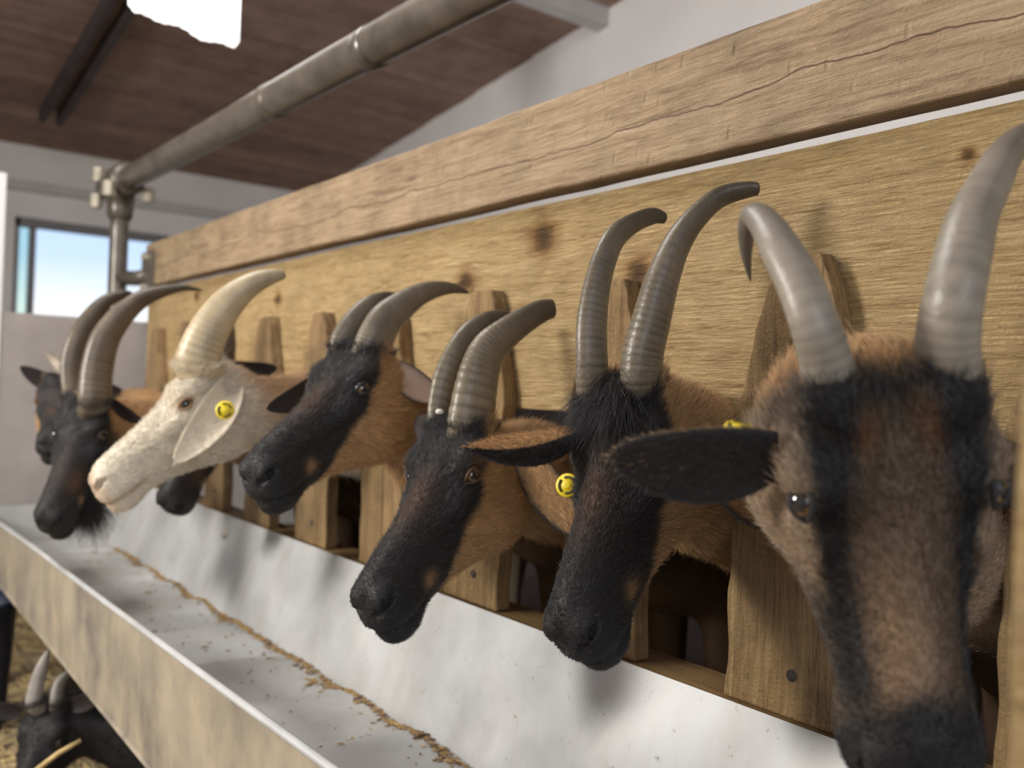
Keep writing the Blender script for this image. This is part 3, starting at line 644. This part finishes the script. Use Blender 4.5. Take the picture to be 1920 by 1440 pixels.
def ear(g, loc, base, tip, face, width, outer, inner, bend=.15, cup=.35, rim=None, thick=.0028, roll=.0, bendv=(0, 0, -1), dark_side=None, nh=0, tip_e=.58):
    """leaf shaped cupped ear; face is the direction its hollow side looks"""
    base, tip = np.array(base, float), np.array(tip, float); ax_ = tip - base; Ln = np.linalg.norm(ax_); ax_ /= Ln
    fc = nrm(np.array(face) - ax_ * (np.array(face) @ ax_)); sd = np.cross(ax_, fc); nu, nv = 26, 13; V = []; col = []
    ou, inn = np.array(outer), np.array(inner); bv = np.array(bendv, float)
    for layer in (0, 1):
        for i in range(nu):
            u = i / (nu - 1); w = width * .5 * (max(0, math.sin(math.pi * min(1, .13 + .87 * u) ** 1.0)) ** tip_e if u < 1 else 0); w = max(w, .001)
            if u < .10: w = max(w, width * (.18 + 1.6 * u))
            for j in range(nv):
                s = -1 + 2 * j / (nv - 1); cu = cup * (1 - .55 * u)
                ang = s * cu * 2.2; pos = base + ax_ * Ln * u + sd * (w * math.sin(ang) / max(math.sin(cu * 2.2) if cu * 2.2 < 1.57 else 1, .3)) + fc * (w * (1 - math.cos(ang)) * 1.05)
                pos = pos + bv * (bend * Ln * math.sin(math.pi * u) * .5) - fc * (thick * (1 - abs(s) ** 3) * (1 - u) if layer else 0) - fc * (.0008 if layer else 0)
                V.append(pos); e = abs(s) ** 5
                cc = ou if layer else inn
                if dark_side is not None and s > dark_side: cc = INB * .7
                col.append(cc if rim is None else cc * (1 - e) + np.array(rim) * e)
    V = np.array(V); Fc = []
    def q(l, i, j): return l * nu * nv + i * nv + j
    for i in range(nu - 1):
        for j in range(nv - 1):
            Fc.append((q(0, i, j), q(0, i + 1, j), q(0, i + 1, j + 1), q(0, i, j + 1))); Fc.append((q(1, i, j), q(1, i, j + 1), q(1, i + 1, j + 1), q(1, i + 1, j)))
        Fc.append((q(0, i, 0), q(1, i, 0), q(1, i + 1, 0), q(0, i + 1, 0))); Fc.append((q(0, i, nv - 1), q(0, i + 1, nv - 1), q(1, i + 1, nv - 1), q(1, i, nv - 1)))
    for j in range(nv - 1):
        Fc.append((q(0, 0, j), q(0, 0, j + 1), q(1, 0, j + 1), q(1, 0, j))); Fc.append((q(0, nu - 1, j), q(1, nu - 1, j), q(1, nu - 1, j + 1), q(0, nu - 1, j + 1)))
    Fc = [q_[::-1] for q_ in Fc]
    eo = mk('ear', V, Fc, M['skin'], g, loc, np.array(col))
    if nh: hair(eo, loc, V, np.array(Fc), np.array(col), lambda P: np.ones(len(P)), nh, lambda P: np.tile(ax_, (len(P), 1)), lambda P: np.full(len(P), .006), 4, .00018, 'ear_hair', .25)
    return eo, V, np.array(col)

def ear_tag(par, loc, c, nn, r=.0125, up=(0, 0, 1)):
    nn = nrm(nn); sx_ = nrm(np.cross(up, nn)); uy = np.cross(nn, sx_); c = np.array(c)
    tr_ = lambda v: c + v[:, :1] * sx_ + v[:, 1:2] * uy + v[:, 2:] * nn
    v, f = lathe([(0, -.0015), (r * .96, -.0015), (r, -.0005), (r, .0012), (r * .95, .0020), (r * .34, .0021), (r * .30, .0028), (r * .2, .0031), (0, .0031)], 28)
    t = mk('ear_tag', tr_(v), f, M['tag'], par, loc)
    for k, (a0, a1) in enumerate(((.3, 2.0), (2.5, 4.1), (4.6, 5.9))):
        cc = np.array([(r * .68 * math.cos(a), r * .68 * math.sin(a), .0021) for a in np.linspace(a0, a1, 10)]); v, f = tube(cc, r * .11, 6); mk('tag_mark', tr_(v), f, M['tagmark'], t, loc)
    return t

def eyeball(g, loc, c, out, R, s, dark=True):
    th, ph = np.meshgrid(np.linspace(0, np.pi, 22), np.linspace(0, 2 * np.pi, 33)[:-1], indexing='ij')
    d = np.stack([np.sin(th) * np.cos(ph), np.sin(th) * np.sin(ph), np.cos(th)], -1).reshape(-1, 3)
    nu, nv = 22, 32; Q = np.array([(i * nv + j, i * nv + (j + 1) % nv, (i + 1) * nv + (j + 1) % nv, (i + 1) * nv + j) for i in range(nu - 1) for j in range(nv)])
    r = .0138 * s; o = nrm(out); fw = nrm(R[:, 0] - o * (R[:, 0] @ o)); upv = np.cross(o, fw)
    al = d @ o; hx, hz = d @ fw, d @ upv
    col = np.tile(np.array([.05, .035, .03]), (len(d), 1)); iris = np.array([.32, .17, .04])
    rr = np.sqrt(hx ** 2 + hz ** 2); col[(al > 0) & (rr < .80)] = iris * .6; col[(al > 0) & (hz ** 2 / .3 + hx ** 2 / .42 < 1)] = (.006, .006, .008)
    col[(al > 0) & (rr > .80) & (rr < .9)] = (.03, .02, .015)
    e = mk('eye', c + d * r, Q, M['eye'], g, loc, col)
    return e

def eyelid(g, loc, c, out, R, s, colr):
    o = nrm(out); fw = nrm(R[:, 0] - o * (R[:, 0] @ o)); upv = np.cross(fw, o)
    if upv @ R[:, 2] < 0: upv = -upv
    for sg, hgt in ((1, .0094), (-1, .0078)):
        t = np.linspace(-1, 1, 15); pts = np.array([c + fw * (.0165 * s * u) + upv * (sg * hgt * s * (1 - u * u) ** .8) + o * s * (.0102 - .0075 * u * u) for u in t])
        v, f = tube(pts, .0030 * s * (1 - .5 * t ** 2), 8); mk('eyelid', v, f, M['skin'], g, loc, np.tile(np.array(colr), (len(v), 1)))

def hair(g, loc, V, Q, col, dens_fn, count, flow_fn, len_fn, seed, rad=.00022, name='coat_hair', lift=.35):
    """short coat as real strands growing from the skin"""
    if count <= 0: return
    r = np.random.default_rng(seed); A, B, C, D = (V[Q[:, k]] for k in range(4))
    nr = np.cross(C - A, D - B); ar = np.linalg.norm(nr, axis=1); nr /= ar[:, None] + 1e-12
    cen = (A + B + C + D) / 4; w = ar * dens_fn(cen); w /= w.sum()
    fi = r.choice(len(Q), count, p=w); a, b = r.uniform(0, 1, (2, count, 1))
    P = (A[fi] * (1 - a) + B[fi] * a) * (1 - b) + (D[fi] * (1 - a) + C[fi] * a) * b
    n = nr[fi]; fl = flow_fn(P); fl = fl - n * (fl * n).sum(1)[:, None]; fl /= np.linalg.norm(fl, axis=1)[:, None] + 1e-9
    fl = fl + r.normal(0, .28, (count, 3)); L = (len_fn(P) * r.uniform(.6, 1.25, count))[:, None]
    lf = lift * r.uniform(.5, 1.5, (count, 1))
    p1 = P + (fl * .5 + n * lf * .6) * L; p2 = P + (fl + n * lf * .75) * L
    pts = np.stack([P - n * .0005, p1, p2], 1).reshape(-1, 3) - np.array(loc)
    cv = bpy.data.hair_curves.new(name); cv.add_curves([3] * count)
    cv.points.foreach_set('position', pts.astype(np.float32).ravel())
    rd = cv.attributes.get('radius') or cv.attributes.new('radius', 'FLOAT', 'POINT')
    rd.data.foreach_set('value', np.tile(np.array([rad, rad * .8, rad * .25], np.float32), count))
    ca = cv.attributes.new('coat', 'FLOAT_COLOR', 'CURVE'); c4 = np.ones((count, 4), np.float32)
    c4[:, :3] = np.clip(col[Q[fi, 0]] * r.lognormal(0, .28, (count, 1)) + .004, 0, 1); ca.data.foreach_set('color', c4.ravel())
    cv.materials.append(M['hair']); o = bpy.data.objects.new(name, cv); COL.objects.link(o); o.parent = g; o['kind'] = 'stuff'
    return o

def frame(T, fwd, upv):
    f_ = nrm(fwd); l_ = nrm(np.cross(upv, f_)); return np.stack([f_, l_, np.cross(f_, l_)], 1)

def view_dir(r_, u_, t_):
    """direction given as right / up / towards-the-lens components"""
    return nrm(r_ * CX + u_ * CU - t_ * CF)

def goat(label, T, R, s, slot, style, h=.0042, nhair=30000, neck_z=.865, neck_mid=None, body=True, hair_len=1.0, neck_r=.064, chest=None, seed=1, eyes=True, nk=None, sy=1.0, nbk=((-.008, 0, -.025), (-.022, 0, -.060)), eye=(.0255, .0, .16)):
    T = np.array(T, float); xs = slot
    S3 = np.array([s, s * sy, s]); toW = lambda p: (np.asarray(p, float) * S3) @ R.T + T
    loc_ = lambda P: ((P - T) @ R) / S3
    nb = toW(nbk[0]); nb2 = toW(nbk[1])
    if nk is None:
        sl = np.array([xs, .0, neck_z]); ch = np.array([xs, .30, neck_z - .10]); rear = np.array([xs + .03 * math.sin(seed), .92, .66]); fl = .13
        md = (nb2 * .5 + sl * .5 + np.array([0, 0, .012])) if neck_mid is None else np.array(neck_mid)
    else:
        sl, ch, rear, fl, md = (np.array(q) if not np.isscalar(q) else q for q in nk)
    base = np.array([ch[0], ch[1], fl])
    dr = nrm(rear - ch); lat = nrm(np.cross(dr, _Z))
    legs = []
    for tt, ln in ((.06, 1), (.95, 1)):
        for sgn in (-1, 1):
            hip = ch + (rear - ch) * tt + lat * sgn * .065 - _Z * .06; foot = np.array([hip[0], hip[1], fl + .012])
            knee = hip * .5 + foot * .5 + dr * (.02 if tt < .5 else -.03); legs.append((hip, knee, foot))
    def fn(P):
        p = loc_(P); f = np.full(len(P), 1.0)
        nearh = np.abs(p - np.array([.12, 0, -.01])).max(1) < .30
        if nearh.any(): f[nearh] = head_sdf(p[nearh]) * s
        far = ~nearh; f[far] = np.linalg.norm(p[far] - np.array([.12, 0, -.01]), axis=1) * s - .16
        f = smin(f, cone(P, nb, nb2, .048 * s, .056 * s), .02)
        f = smin(f, cone(P, nb2, md, .056 * s, neck_r), .025); f = smin(f, cone(P, md, sl, neck_r, neck_r * 1.02), .03)
        f = smin(f, cone(P, sl, ch, neck_r * 1.02, .105), .05)
        if body:
            f = smin(f, cone(P, ch, rear, .120, .132), .07)
            for a, b, c in legs: f = smin(f, cone(P, a, b, .045, .024), .03); f = smin(f, cone(P, b, c, .023, .017), .015)
        return f
    corners = toW([(x, y, z) for x in (-.06, .32) for y in (-.08, .08) for z in (-.11, .09)])
    lo, hi = corners.min(0) - .01, corners.max(0) + .01
    allp = np.vstack([corners, sl - .1, sl + .1, ch - .18, ch + .18] + ([rear - .2, rear + .2, (base[0], base[1], fl - .03)] if body else []))
    ax = [axis_fine(allp[:, k].min() - .06, allp[:, k].max() + .06, lo[k], hi[k], h, .035) for k in range(3)]
    V, Q = surface_nets(fn, ax); V = relax(V, Q, 2)
    p = loc_(V)
    col = coat(p, style)
    if style != 'white':
        back = sst(-.06, -.10, p[:, 0]); dors = sst(.0, .03, p[:, 2] - .02) * 0
        col = mixc(col, BROWN * .85, back * .999); legsm = sst(.45, .35, V[:, 2]); col = mixc(col, BLACK, legsm)
        pen_shade = sst(.02, .12, V[:, 1]) * .95; col = mixc(col, DBROWN * .45, pen_shade) if nk is None else col  # bodies behind the barrier coloured darker to imitate shade in the pen
    g = empty('goat', base); tag(g, label, 'goat', 'goats with their heads through the barrier' if nk is None else None)
    loc = tuple(base)
    mk('body', V, Q, M['skin'], g, loc, np.clip(col, .005, 1))
    if eyes:
        for sg in (-1, 1):
            c = toW((.080, (.0660 - .0138 / sy - eye[1]) * sg, eye[0])); out = R @ nrm(np.array([.22, sg, eye[2]])); eyeball(g, loc, c, out, R, s)
            lidc = BLACK * 1.6 if style not in ('white', 'brow') else (np.array([.34, .20, .11]) if style == 'white' else np.array([.10, .055, .03]))
            eyelid(g, loc, c, out, R, s, lidc)
    fwd = R[:, 0]
    def dens(P):
        q = loc_(P); d = np.linalg.norm(q - np.array([.12, 0, 0]), axis=1)
        vis = sst(.50, .25, d) + .02; eyeh = np.minimum(np.linalg.norm(q - np.array([.082, .058, .026]), axis=1), np.linalg.norm(q - np.array([.082, -.058, .026]), axis=1))
        return vis * sst(.013, .019, eyeh)
    def flow(P):
        q = loc_(P); b = np.tile(-fwd, (len(P), 1)) * 1.0; return b + (R[:, 2][None] * (-.5 * sst(.02, -.04, q[:, 2]))[:, None])
    def length(P):
        q = loc_(P); return hair_len * s * np.interp(q[:, 0], [-.1, 0, .06, .15, .25, .30], [.016, .015, .010, .0085, .005, .003])
    hair(g, loc, V, Q, np.clip(col, .005, 1), dens, nhair, flow, length, seed, rad=.00020 if nhair > 50000 else .00030)
    return g, loc, toW

def tuft(g, loc, pts, dirs, n, L, colr, seed, spread=.006, curl=.4, name='forelock', rad=.00032):
    """loose lock of longer hair"""
    r = np.random.default_rng(seed); pts = np.array(pts); k = r.integers(0, len(pts), n); P = pts[k] + r.normal(0, spread, (n, 3)); D = np.array(dirs)[k] + r.normal(0, .22, (n, 3))
    m = 6; out = []; l = L * r.uniform(.5, 1.15, n)
    side = r.normal(0, 1, (n, 3))
    for i in range(m):
        u = i / (m - 1); out.append(P + D * (l * u)[:, None] + np.array([0, 0, -1.0]) * (l * curl * u * u)[:, None] + side * (l * .10 * u * u)[:, None])
    pp = np.stack(out, 1).reshape(-1, 3) - np.array(loc)
    cv = bpy.data.hair_curves.new(name); cv.add_curves([m] * n); cv.points.foreach_set('position', pp.astype(np.float32).ravel())
    rd = cv.attributes.get('radius') or cv.attributes.new('radius', 'FLOAT', 'POINT'); rd.data.foreach_set('value', np.tile(np.linspace(rad, rad * .2, m).astype(np.float32), n))
    ca = cv.attributes.new('coat', 'FLOAT_COLOR', 'CURVE'); c4 = np.ones((n, 4), np.float32); c4[:, :3] = np.array(colr) * r.lognormal(0, .3, (n, 1)); ca.data.foreach_set('color', c4.ravel())
    cv.materials.append(M['hair']); o = bpy.data.objects.new(name, cv); COL.objects.link(o); o.parent = g; o['kind'] = 'stuff'; return o

BK, BR = BLACK, BROWN
INB = np.array([.020, .014, .013])
# ------------------------------------------------------------------ the goats, from the closest to the farthest

def pose(px, py, depth, fwd, up=(0, 1, 0), s=1.0):
    """skull centre and axes from where the horn roots are"""
    R = frame(None, view_dir(*fwd), view_dir(*up)); return at(px, py, depth) - R @ np.array([.003, 0, .072]) * s, R

# 1  the closest goat
T, R = pose(1673, 733, .60, (.06, -.95, .26), (-.09, .3, .9), .85)
g, loc, W = goat('closest goat, streaked brown and black face filling the near corner', T, R, .85, -.452, 'streaked', .0036, 80000, .86, seed=11, sy=1.37, nbk=((.012, 0, -.06), (.02, 0, -.10)), eye=(.040, .004, 1.5))
horn(g, loc, [(1566, 745, 106, 0.622), (1543, 657, 94, 0.608), (1523, 594, 88, 0.605), (1499, 532, 84, 0.615), (1467, 473, 76, 0.630), (1441, 428, 64, 0.650), (1416, 404, 50, 0.670), (1402, 424, 36, 0.690), (1399, 457, 26, 0.705), (1401, 490, 16, 0.715), (1407, 527, 4, 0.725)], 0.78, (1.0, 1.0, 1.0), 45, 150, root=W((.012, 0, -.01)), flat=1.0, tipdark=.85, keel=.05, ring_amp=.008, groove_k=.16)
horn(g, loc, [(1772, 728, 122, 0.620), (1776, 636, 116, 0.603), (1789, 552, 108, 0.595), (1807, 469, 102, 0.605), (1824, 407, 92, 0.615), (1855, 344, 80, 0.630), (1881, 295, 67, 0.645), (1914, 262, 56, 0.660), (1952, 248, 44, 0.675), (1984, 262, 32, 0.695), (2004, 300, 18, 0.705), (2012, 340, 5, 0.715)], 0.74, (1.0, 1.0, 1.0), 45, 150, root=W((.012, 0, -.01)), flat=1.0, tipdark=.9, keel=.05, ring_amp=.008, groove_k=.16)
e, ev, ec = ear(g, loc, at(1462, 846, .625), at(1149, 858, .66), view_dir(.12, -.42, 1), .060, BR * 1.0, INB, .12, .34, BK * 1.3, bendv=CU * -1, nh=14000)
e2, _, _ = ear(g, loc, W((.02, .055, -.045)), at(2150, 960, .76), view_dir(-.2, -.2, 1), .05, BR, INB, .1, .34)
ear_tag(e, loc, at(1384, 803, .647), view_dir(0, .75, .3), .010)

# 2  the goat with the black forelock
T, R = pose(1160, 718, 1.0, (-.39, -.74, .56), (-.60, .6, .55), .915)
g, loc, W = goat('goat with curly black forelock, black face and upright near-parallel horns', T, R, .915, -.752, 'chamois', .0038, 110000, .885, seed=12)
horn(g, loc, [(1202, 722, 88, 0.985), (1205, 667, 89, 0.982), (1222, 598, 83, 0.982), (1241, 528, 74, 0.985), (1269, 459, 60, 0.99), (1306, 407, 48, 0.995), (1350, 370, 40, 1.0), (1400, 356, 31, 1.0), (1425, 355, 22, 0.998)], 0.47, (1, .95, .85), 51, 150, root=W((.012, 0, -.01)), flat=.74, side=view_dir(1, 0, .6), tipdark=.75, keel=.10, ring_amp=0.028)
horn(g, loc, [(1115, 738, 62, 1.005), (1109, 667, 58, 1.0), (1110, 598, 55, 1.005), (1121, 528, 48, 1.012), (1137, 476, 43, 1.02), (1157, 441, 38, 1.03), (1190, 417, 31, 1.042), (1225, 405, 26, 1.055), (1250, 411, 15, 1.06)], 0.45, (1, .94, .83), 51, 150, root=W((.012, 0, -.01)), flat=.74, side=view_dir(1, 0, .9), tipdark=.75, keel=.10, ring_amp=0.028)
e, _, _ = ear(g, loc, at(1082, 812, .99), at(874, 840, .965), view_dir(.0, -.78, -.6), .054, BR * 1.05, INB * .7, -.12, .34, None, bendv=CU, dark_side=.12, nh=9000, tip_e=.85)
e, _, _ = ear(g, loc, at(1325, 868, .95), at(1484, 984, .94), view_dir(-.5, .6, .5), .052, BK * 2, BR * 1.0, .10, .34, BK * 1.5, nh=6000)
fp = [W((x, y, TOPZ(x) + .004)) for x in (.01, .02, .03) for y in (-.012, 0, .012)]
tuft(g, loc, fp, [R @ np.array([.75, y * 30, .35]) for x in (.01, .02, .03) for y in (-.012, 0, .012)], 3600, .042, BK * 1.7, 5, .008, .5)

# 3  the goat with the tag, in front of the slats
T, R = pose(853, 785, 1.25, (-.44, -.55, .71), (-.38, .83, .41), .94)
g, loc, W = goat('goat with amber eye, thick blunt-tipped horns and yellow tag on hanging ear', T, R, .94, -1.054, 'brow', .0042, 80000, .86, seed=13)
horn(g, loc, [(882, 796, 82, 1.240), (896, 710, 72, 1.250), (913, 660, 62, 1.260), (941, 631, 53, 1.270), (980, 603, 44, 1.285), (1014, 584, 37, 1.300), (1040, 578, 29, 1.310)], 0.54, (1, .96, .82), 36, 130, root=W((.012, 0, -.01)), flat=.74, side=view_dir(.6, 0, .8), tipdark=.85, keel=.10, ring_amp=0.039)
horn(g, loc, [(822, 795, 34, 1.265), (827, 734, 36, 1.275), (844, 681, 37, 1.285), (873, 632, 34, 1.300), (907, 603, 28, 1.315), (938, 593, 20, 1.330), (962, 592, 8, 1.340)], 0.5, (1, .95, .82), 36, 130, root=W((.012, 0, -.01)), flat=.74, side=view_dir(.6, 0, .8), tipdark=.85, keel=.10, ring_amp=0.028)
e, _, _ = ear(g, loc, at(985, 858, 1.20), at(1092, 1004, 1.165), view_dir(-.75, .35, .75), .058, BK * 2, BR * .95, .06, .30, BK * 1.6, nh=7000)
ear_tag(e, loc, at(1064, 910, 1.165), view_dir(-.35, .25, .9), .0155)
ear(g, loc, W((-.03, -.055, .03)), W((-.09, -.17, .02)), view_dir(0, .2, 1), .05, BK * 1.5, INB)
v, f = lathe([(0, -.004), (.004, -.003), (.006, 0), (.004, .003), (0, .004)], 12); mk('burr', v + at(824, 772, 1.24), f, M['wax'], g, loc)

# 4  the goat with its nose over the feed
T, R = pose(670, 646, 1.48, (-.475, -.44, .76), (-.239, .899, .368), .95)
g, loc, W = goat('black-faced goat with plain brown cheeks and thin sickle horn tips, beside the white goat', T, R, .96, -1.37, 'chamois', .0048, 50000, .875, seed=14)
horn(g, loc, [(697, 654, 64, 1.470), (719, 605, 58, 1.480), (747, 578, 49, 1.490), (783, 554, 37, 1.505), (819, 542, 26, 1.520), (851, 541, 16, 1.535), (880, 549, 4, 1.550)], 0.5, (1, .96, .88), 45, 120, root=W((.012, 0, -.01)), flat=.74, side=view_dir(.6, 0, .8), tipdark=.8, keel=.10, ring_amp=0.028)
horn(g, loc, [(640, 648, 38, 1.490), (660, 608, 38, 1.500), (689, 576, 32, 1.515), (718, 560, 22, 1.530), (746, 553, 8, 1.540)], 0.48, (1, .95, .86), 39, 100, root=W((.012, 0, -.01)), flat=.74, side=view_dir(.6, 0, .8), tipdark=.8, keel=.10, ring_amp=0.028)
ear(g, loc, at(737, 690, 1.50), at(828, 752, 1.48), view_dir(.1, .5, 1), .052, BK * 1.5, np.array([.60, .45, .36]), .10, .36, BK * 1.5)
ear(g, loc, W((-.02, -.055, .025)), at(500, 768, 1.50), view_dir(0, -.4, 1), .05, BK * 1.5, INB)

# 5  the white goat
T, R = pose(371, 680, 1.70, (-.66, -.56, .42), (-.45, .82, .3), .92)
g, loc, W = goat('cream white goat in profile with one thick pale horn and a yellow tag', T, R, .92, -1.67, 'white', .0048, 50000, .90, seed=15, neck_r=.07)
horn(g, loc, [(369, 682, 70, 1.670), (383, 636, 64, 1.670), (407, 594, 58, 1.675), (435, 560, 49, 1.680), (473, 532, 37, 1.690), (511, 518, 25, 1.700), (536, 515, 13, 1.705)], 1.36, (1, .92, .74), 27, 110, root=W((.012, 0, -.01)), fuzz_col=CREAM, flat=.8, side=view_dir(0, 0, 1), tipdark=.35, keel=.08, ring_amp=.006, groove_k=.12)
horn(g, loc, [(366, 684, 60, 1.760), (384, 640, 56, 1.760), (408, 598, 50, 1.760), (434, 566, 42, 1.760), (466, 540, 30, 1.760), (490, 530, 10, 1.760)], 1.25, (1, .92, .74), 27, 90, root=W((.012, 0, -.01)), fuzz_col=CREAM, flat=.8, side=view_dir(0, 0, 1), tipdark=.35, keel=.08, ring_amp=.006, groove_k=.12)
e, _, _ = ear(g, loc, W((-.020, .046, .004)), at(328, 868, 1.575), view_dir(.35, .25, 1), .066, CREAM * .95, CREAM * 1.1, .12, .52, None, bendv=CX, nh=6000)
ear_tag(e, loc, at(422, 769, 1.585), view_dir(.1, .1, 1), .0165)
ear(g, loc, W((-.03, -.055, .03)), W((-.06, -.19, .0)), view_dir(0, 1, .2), .05, CREAM * .9, CREAM * .8)

# 6  the goat mostly hidden behind the white one
T, R = pose(408, 700, 1.93, (-.34, -.86, .38), (0, .5, .85))
g, loc, W = goat('dark goat hidden behind the white goat, only black muzzle and crown showing', T, R, .96, -1.97, 'dark', .006, 12000, .87, seed=16)
horn(g, loc, [(420, 690, 34, 1.95), (428, 640, 28, 1.96), (432, 600, 10, 1.98)], 0.27, (1, .95, .9), 18, 60, root=W((.012, 0, -.01)), flat=.8)
ear(g, loc, at(428, 690, 1.96), at(520, 690, 2.0), view_dir(0, -.2, 1), .045, BK * 1.5, INB)

# 7  the dark goat with swept horns at the far end
T, R = pose(157, 744, 2.0, (-.05, -.71, .70), (-.062, .707, .704), .95)
g, loc, W = goat('dark goat with long swept-back horns and black beard before the window', T, R, .95, -2.27, 'dark', .0058, 22000, .86, seed=17)
horn(g, loc, [(177, 752, 56, 1.980), (181, 698, 54, 1.990), (194, 643, 50, 2.000), (218, 604, 43, 2.015), (253, 569, 34, 2.030), (292, 550, 24, 2.050), (342, 540, 12, 2.070), (382, 545, 3, 2.090)], 0.44, (1, .93, .84), 45, 120, root=W((.012, 0, -.01)), flat=.74, side=view_dir(.8, 0, .6), tipdark=.85, keel=.10, ring_amp=0.022)
horn(g, loc, [(139, 742, 32, 2.020), (134, 690, 34, 2.030), (144, 643, 33, 2.040), (167, 601, 30, 2.060), (198, 566, 22, 2.080), (230, 552, 13, 2.100), (248, 549, 4, 2.110)], 0.38, (1, .90, .78), 45, 120, root=W((.012, 0, -.01)), flat=.74, side=view_dir(.8, 0, .6), tipdark=.85, keel=.10, ring_amp=0.022)
ear(g, loc, at(212, 752, 2.0), at(268, 792, 2.0), view_dir(-.3, -.5, 1), .038, BR * .6, INB, .1, .4)
ear(g, loc, W((-.03, -.055, .03)), W((-.09, -.17, .0)), view_dir(0, .2, 1), .05, BK * 1.5, INB)
tuft(g, loc, [W((.19, y, -.058)) for y in (-.012, 0, .012)] + [W((.165, 0, -.062))], [R @ np.array([-.25, .1, -.6])] * 4, 2200, .075, BK * 1.5, 8, .010, .7, 'beard', .0007)

# 8  the last goat, behind the dark one
T, R = pose(116, 705, 2.3, (.30, -.36, .88), (.1, .93, .34), .85)
g, loc, W = goat('farthest goat, brown cheek and black ear peeping out behind the dark horned goat', T, R, .85, -2.57, 'brow', .006, 12000, .87, seed=18)
horn(g, loc, [(128, 705, 24, 2.280), (108, 681, 19, 2.280), (93, 667, 12, 2.290), (80, 657, 4, 2.290)], 0.94, (1, .95, .9), 21, 60, root=W((.012, 0, -.01)), flat=.8)
horn(g, loc, [(134, 700, 22, 2.320), (128, 660, 20, 2.340), (132, 640, 14, 2.350), (140, 625, 4, 2.360)], 0.86, (1, .95, .9), 21, 60, root=W((.012, 0, -.01)), flat=.8)
ear(g, loc, at(116, 727, 2.38), at(37, 687, 2.34), view_dir(.1, .1, 1), .045, BK * 1.5, INB * .6, .1, .3)
ear(g, loc, W((-.03, .055, .03)), W((-.05, .16, .0)), view_dir(0, .2, 1), .045, BK * 1.5, INB)

# 9  the goat resting on the straw below the trough
T, R = pose(84, 1318, 2.0, (-.10, -.70, .70), (0, .7, .7))
ch = T + .20 * CX - .10 * CF * -1 + np.array([0, 0, -.07]); ch[2] = .17
rear = ch + .45 * nrm(np.array([CX[0], CX[1], 0])) + np.array([-.25, 0, 0]); rear[2] = .16
sl = (T + ch) / 2 + np.array([0, 0, -.01]); md = (T * .75 + ch * .25)
g, loc, W = goat('black goat with pale bluish horns resting on the straw below the trough', T, R, .80, 0, 'dark', .006, 16000, seed=19, nk=(sl, ch, rear, .0, md), neck_r=.055)
horn(g, loc, [(64, 1318, 24, 1.99), (70, 1280, 22, 2.0), (80, 1248, 18, 2.01), (92, 1218, 6, 2.02)], 1.01, (.95, .97, 1.08), 24, 60, root=W((.012, 0, -.01)), flat=.8, tipdark=.2)
horn(g, loc, [(106, 1316, 24, 2.01), (110, 1288, 22, 2.02), (122, 1268, 17, 2.03), (142, 1254, 6, 2.04)], 0.94, (.95, .97, 1.05), 24, 60, root=W((.012, 0, -.01)), flat=.8, tipdark=.2)
ear(g, loc, at(128, 1324, 2.02), at(195, 1296, 2.0), view_dir(0, .2, 1), .04, BK * 1.5, INB * .7)
ear(g, loc, at(40, 1335, 2.0), at(-18, 1325, 1.98), view_dir(0, .2, 1), .04, BK * 1.5, INB * .7)

# ------------------------------------------------------------------ straw on the floor, buckets
def strewn(r, n):
    return np.stack([r.uniform(-4.6, -1.1, n), r.uniform(-1.5, .02, n), r.uniform(.004, .02, n)], 1)
r = np.random.default_rng(21); n = 9000; P = strewn(r, n); a = r.uniform(0, np.pi, n); l = r.uniform(.03, .11, n); w = r.uniform(.0012, .0028, n); el = r.normal(0, .12, n)
d = np.stack([np.cos(a), np.sin(a), el], 1) * l[:, None]; sd = np.stack([-np.sin(a), np.cos(a), a * 0], 1) * w[:, None]
V = np.stack([P - d / 2 - sd, P + d / 2 - sd, P + d / 2 + sd, P - d / 2 + sd, P + np.array([0, 0, .003])], 1).reshape(-1, 3); V[:, 2] = np.maximum(V[:, 2], .002)
k = np.arange(n)[:, None, None] * 5; Fq = (k + np.array([(0, 1, 4), (1, 2, 4), (2, 3, 4), (3, 0, 4)])).reshape(-1, 3)
tone = np.repeat(r.uniform(.5, 1.2, (n, 1)) * np.array([[.62, .46, .22]]), 5, 0)
tag(mk('straw_litter', V, Fq, M['skin'], None, (-2.6, -.6, .0), np.clip(tone, 0, 1), False), 'loose golden straw litter strewn over the floor beside the trough', 'straw', kind='stuff')
c = at(-52, 1165, 2.5); b0 = np.array([c[0], c[1], 0])
v, f = lathe([(0, .0), (.085, .0), (.10, .2), (.11, c[2] + .06), (.116, c[2] + .06), (.116, c[2] + .045), (.105, c[2] + .04), (.098, .2), (.08, .01), (0, .01)], 28)
tag(mk('bucket', v + b0, f, M['rubber'], None, tuple(b0)), 'dark blue plastic bucket on the straw at the edge of view', 'bucket')
v, f = tube([at(62, 1448, 1.80), at(110, 1412, 1.82), at(152, 1388, 1.84)], [.0045, .005, .004], 8)
tag(mk('straw_stalk', v, f, plain('golden_straw', (.62, .45, .20), .6, 0, .2, 40), None, tuple(at(62, 1448, 1.75))), 'thick golden straw stalk lying in front of the resting black goat', 'straw')
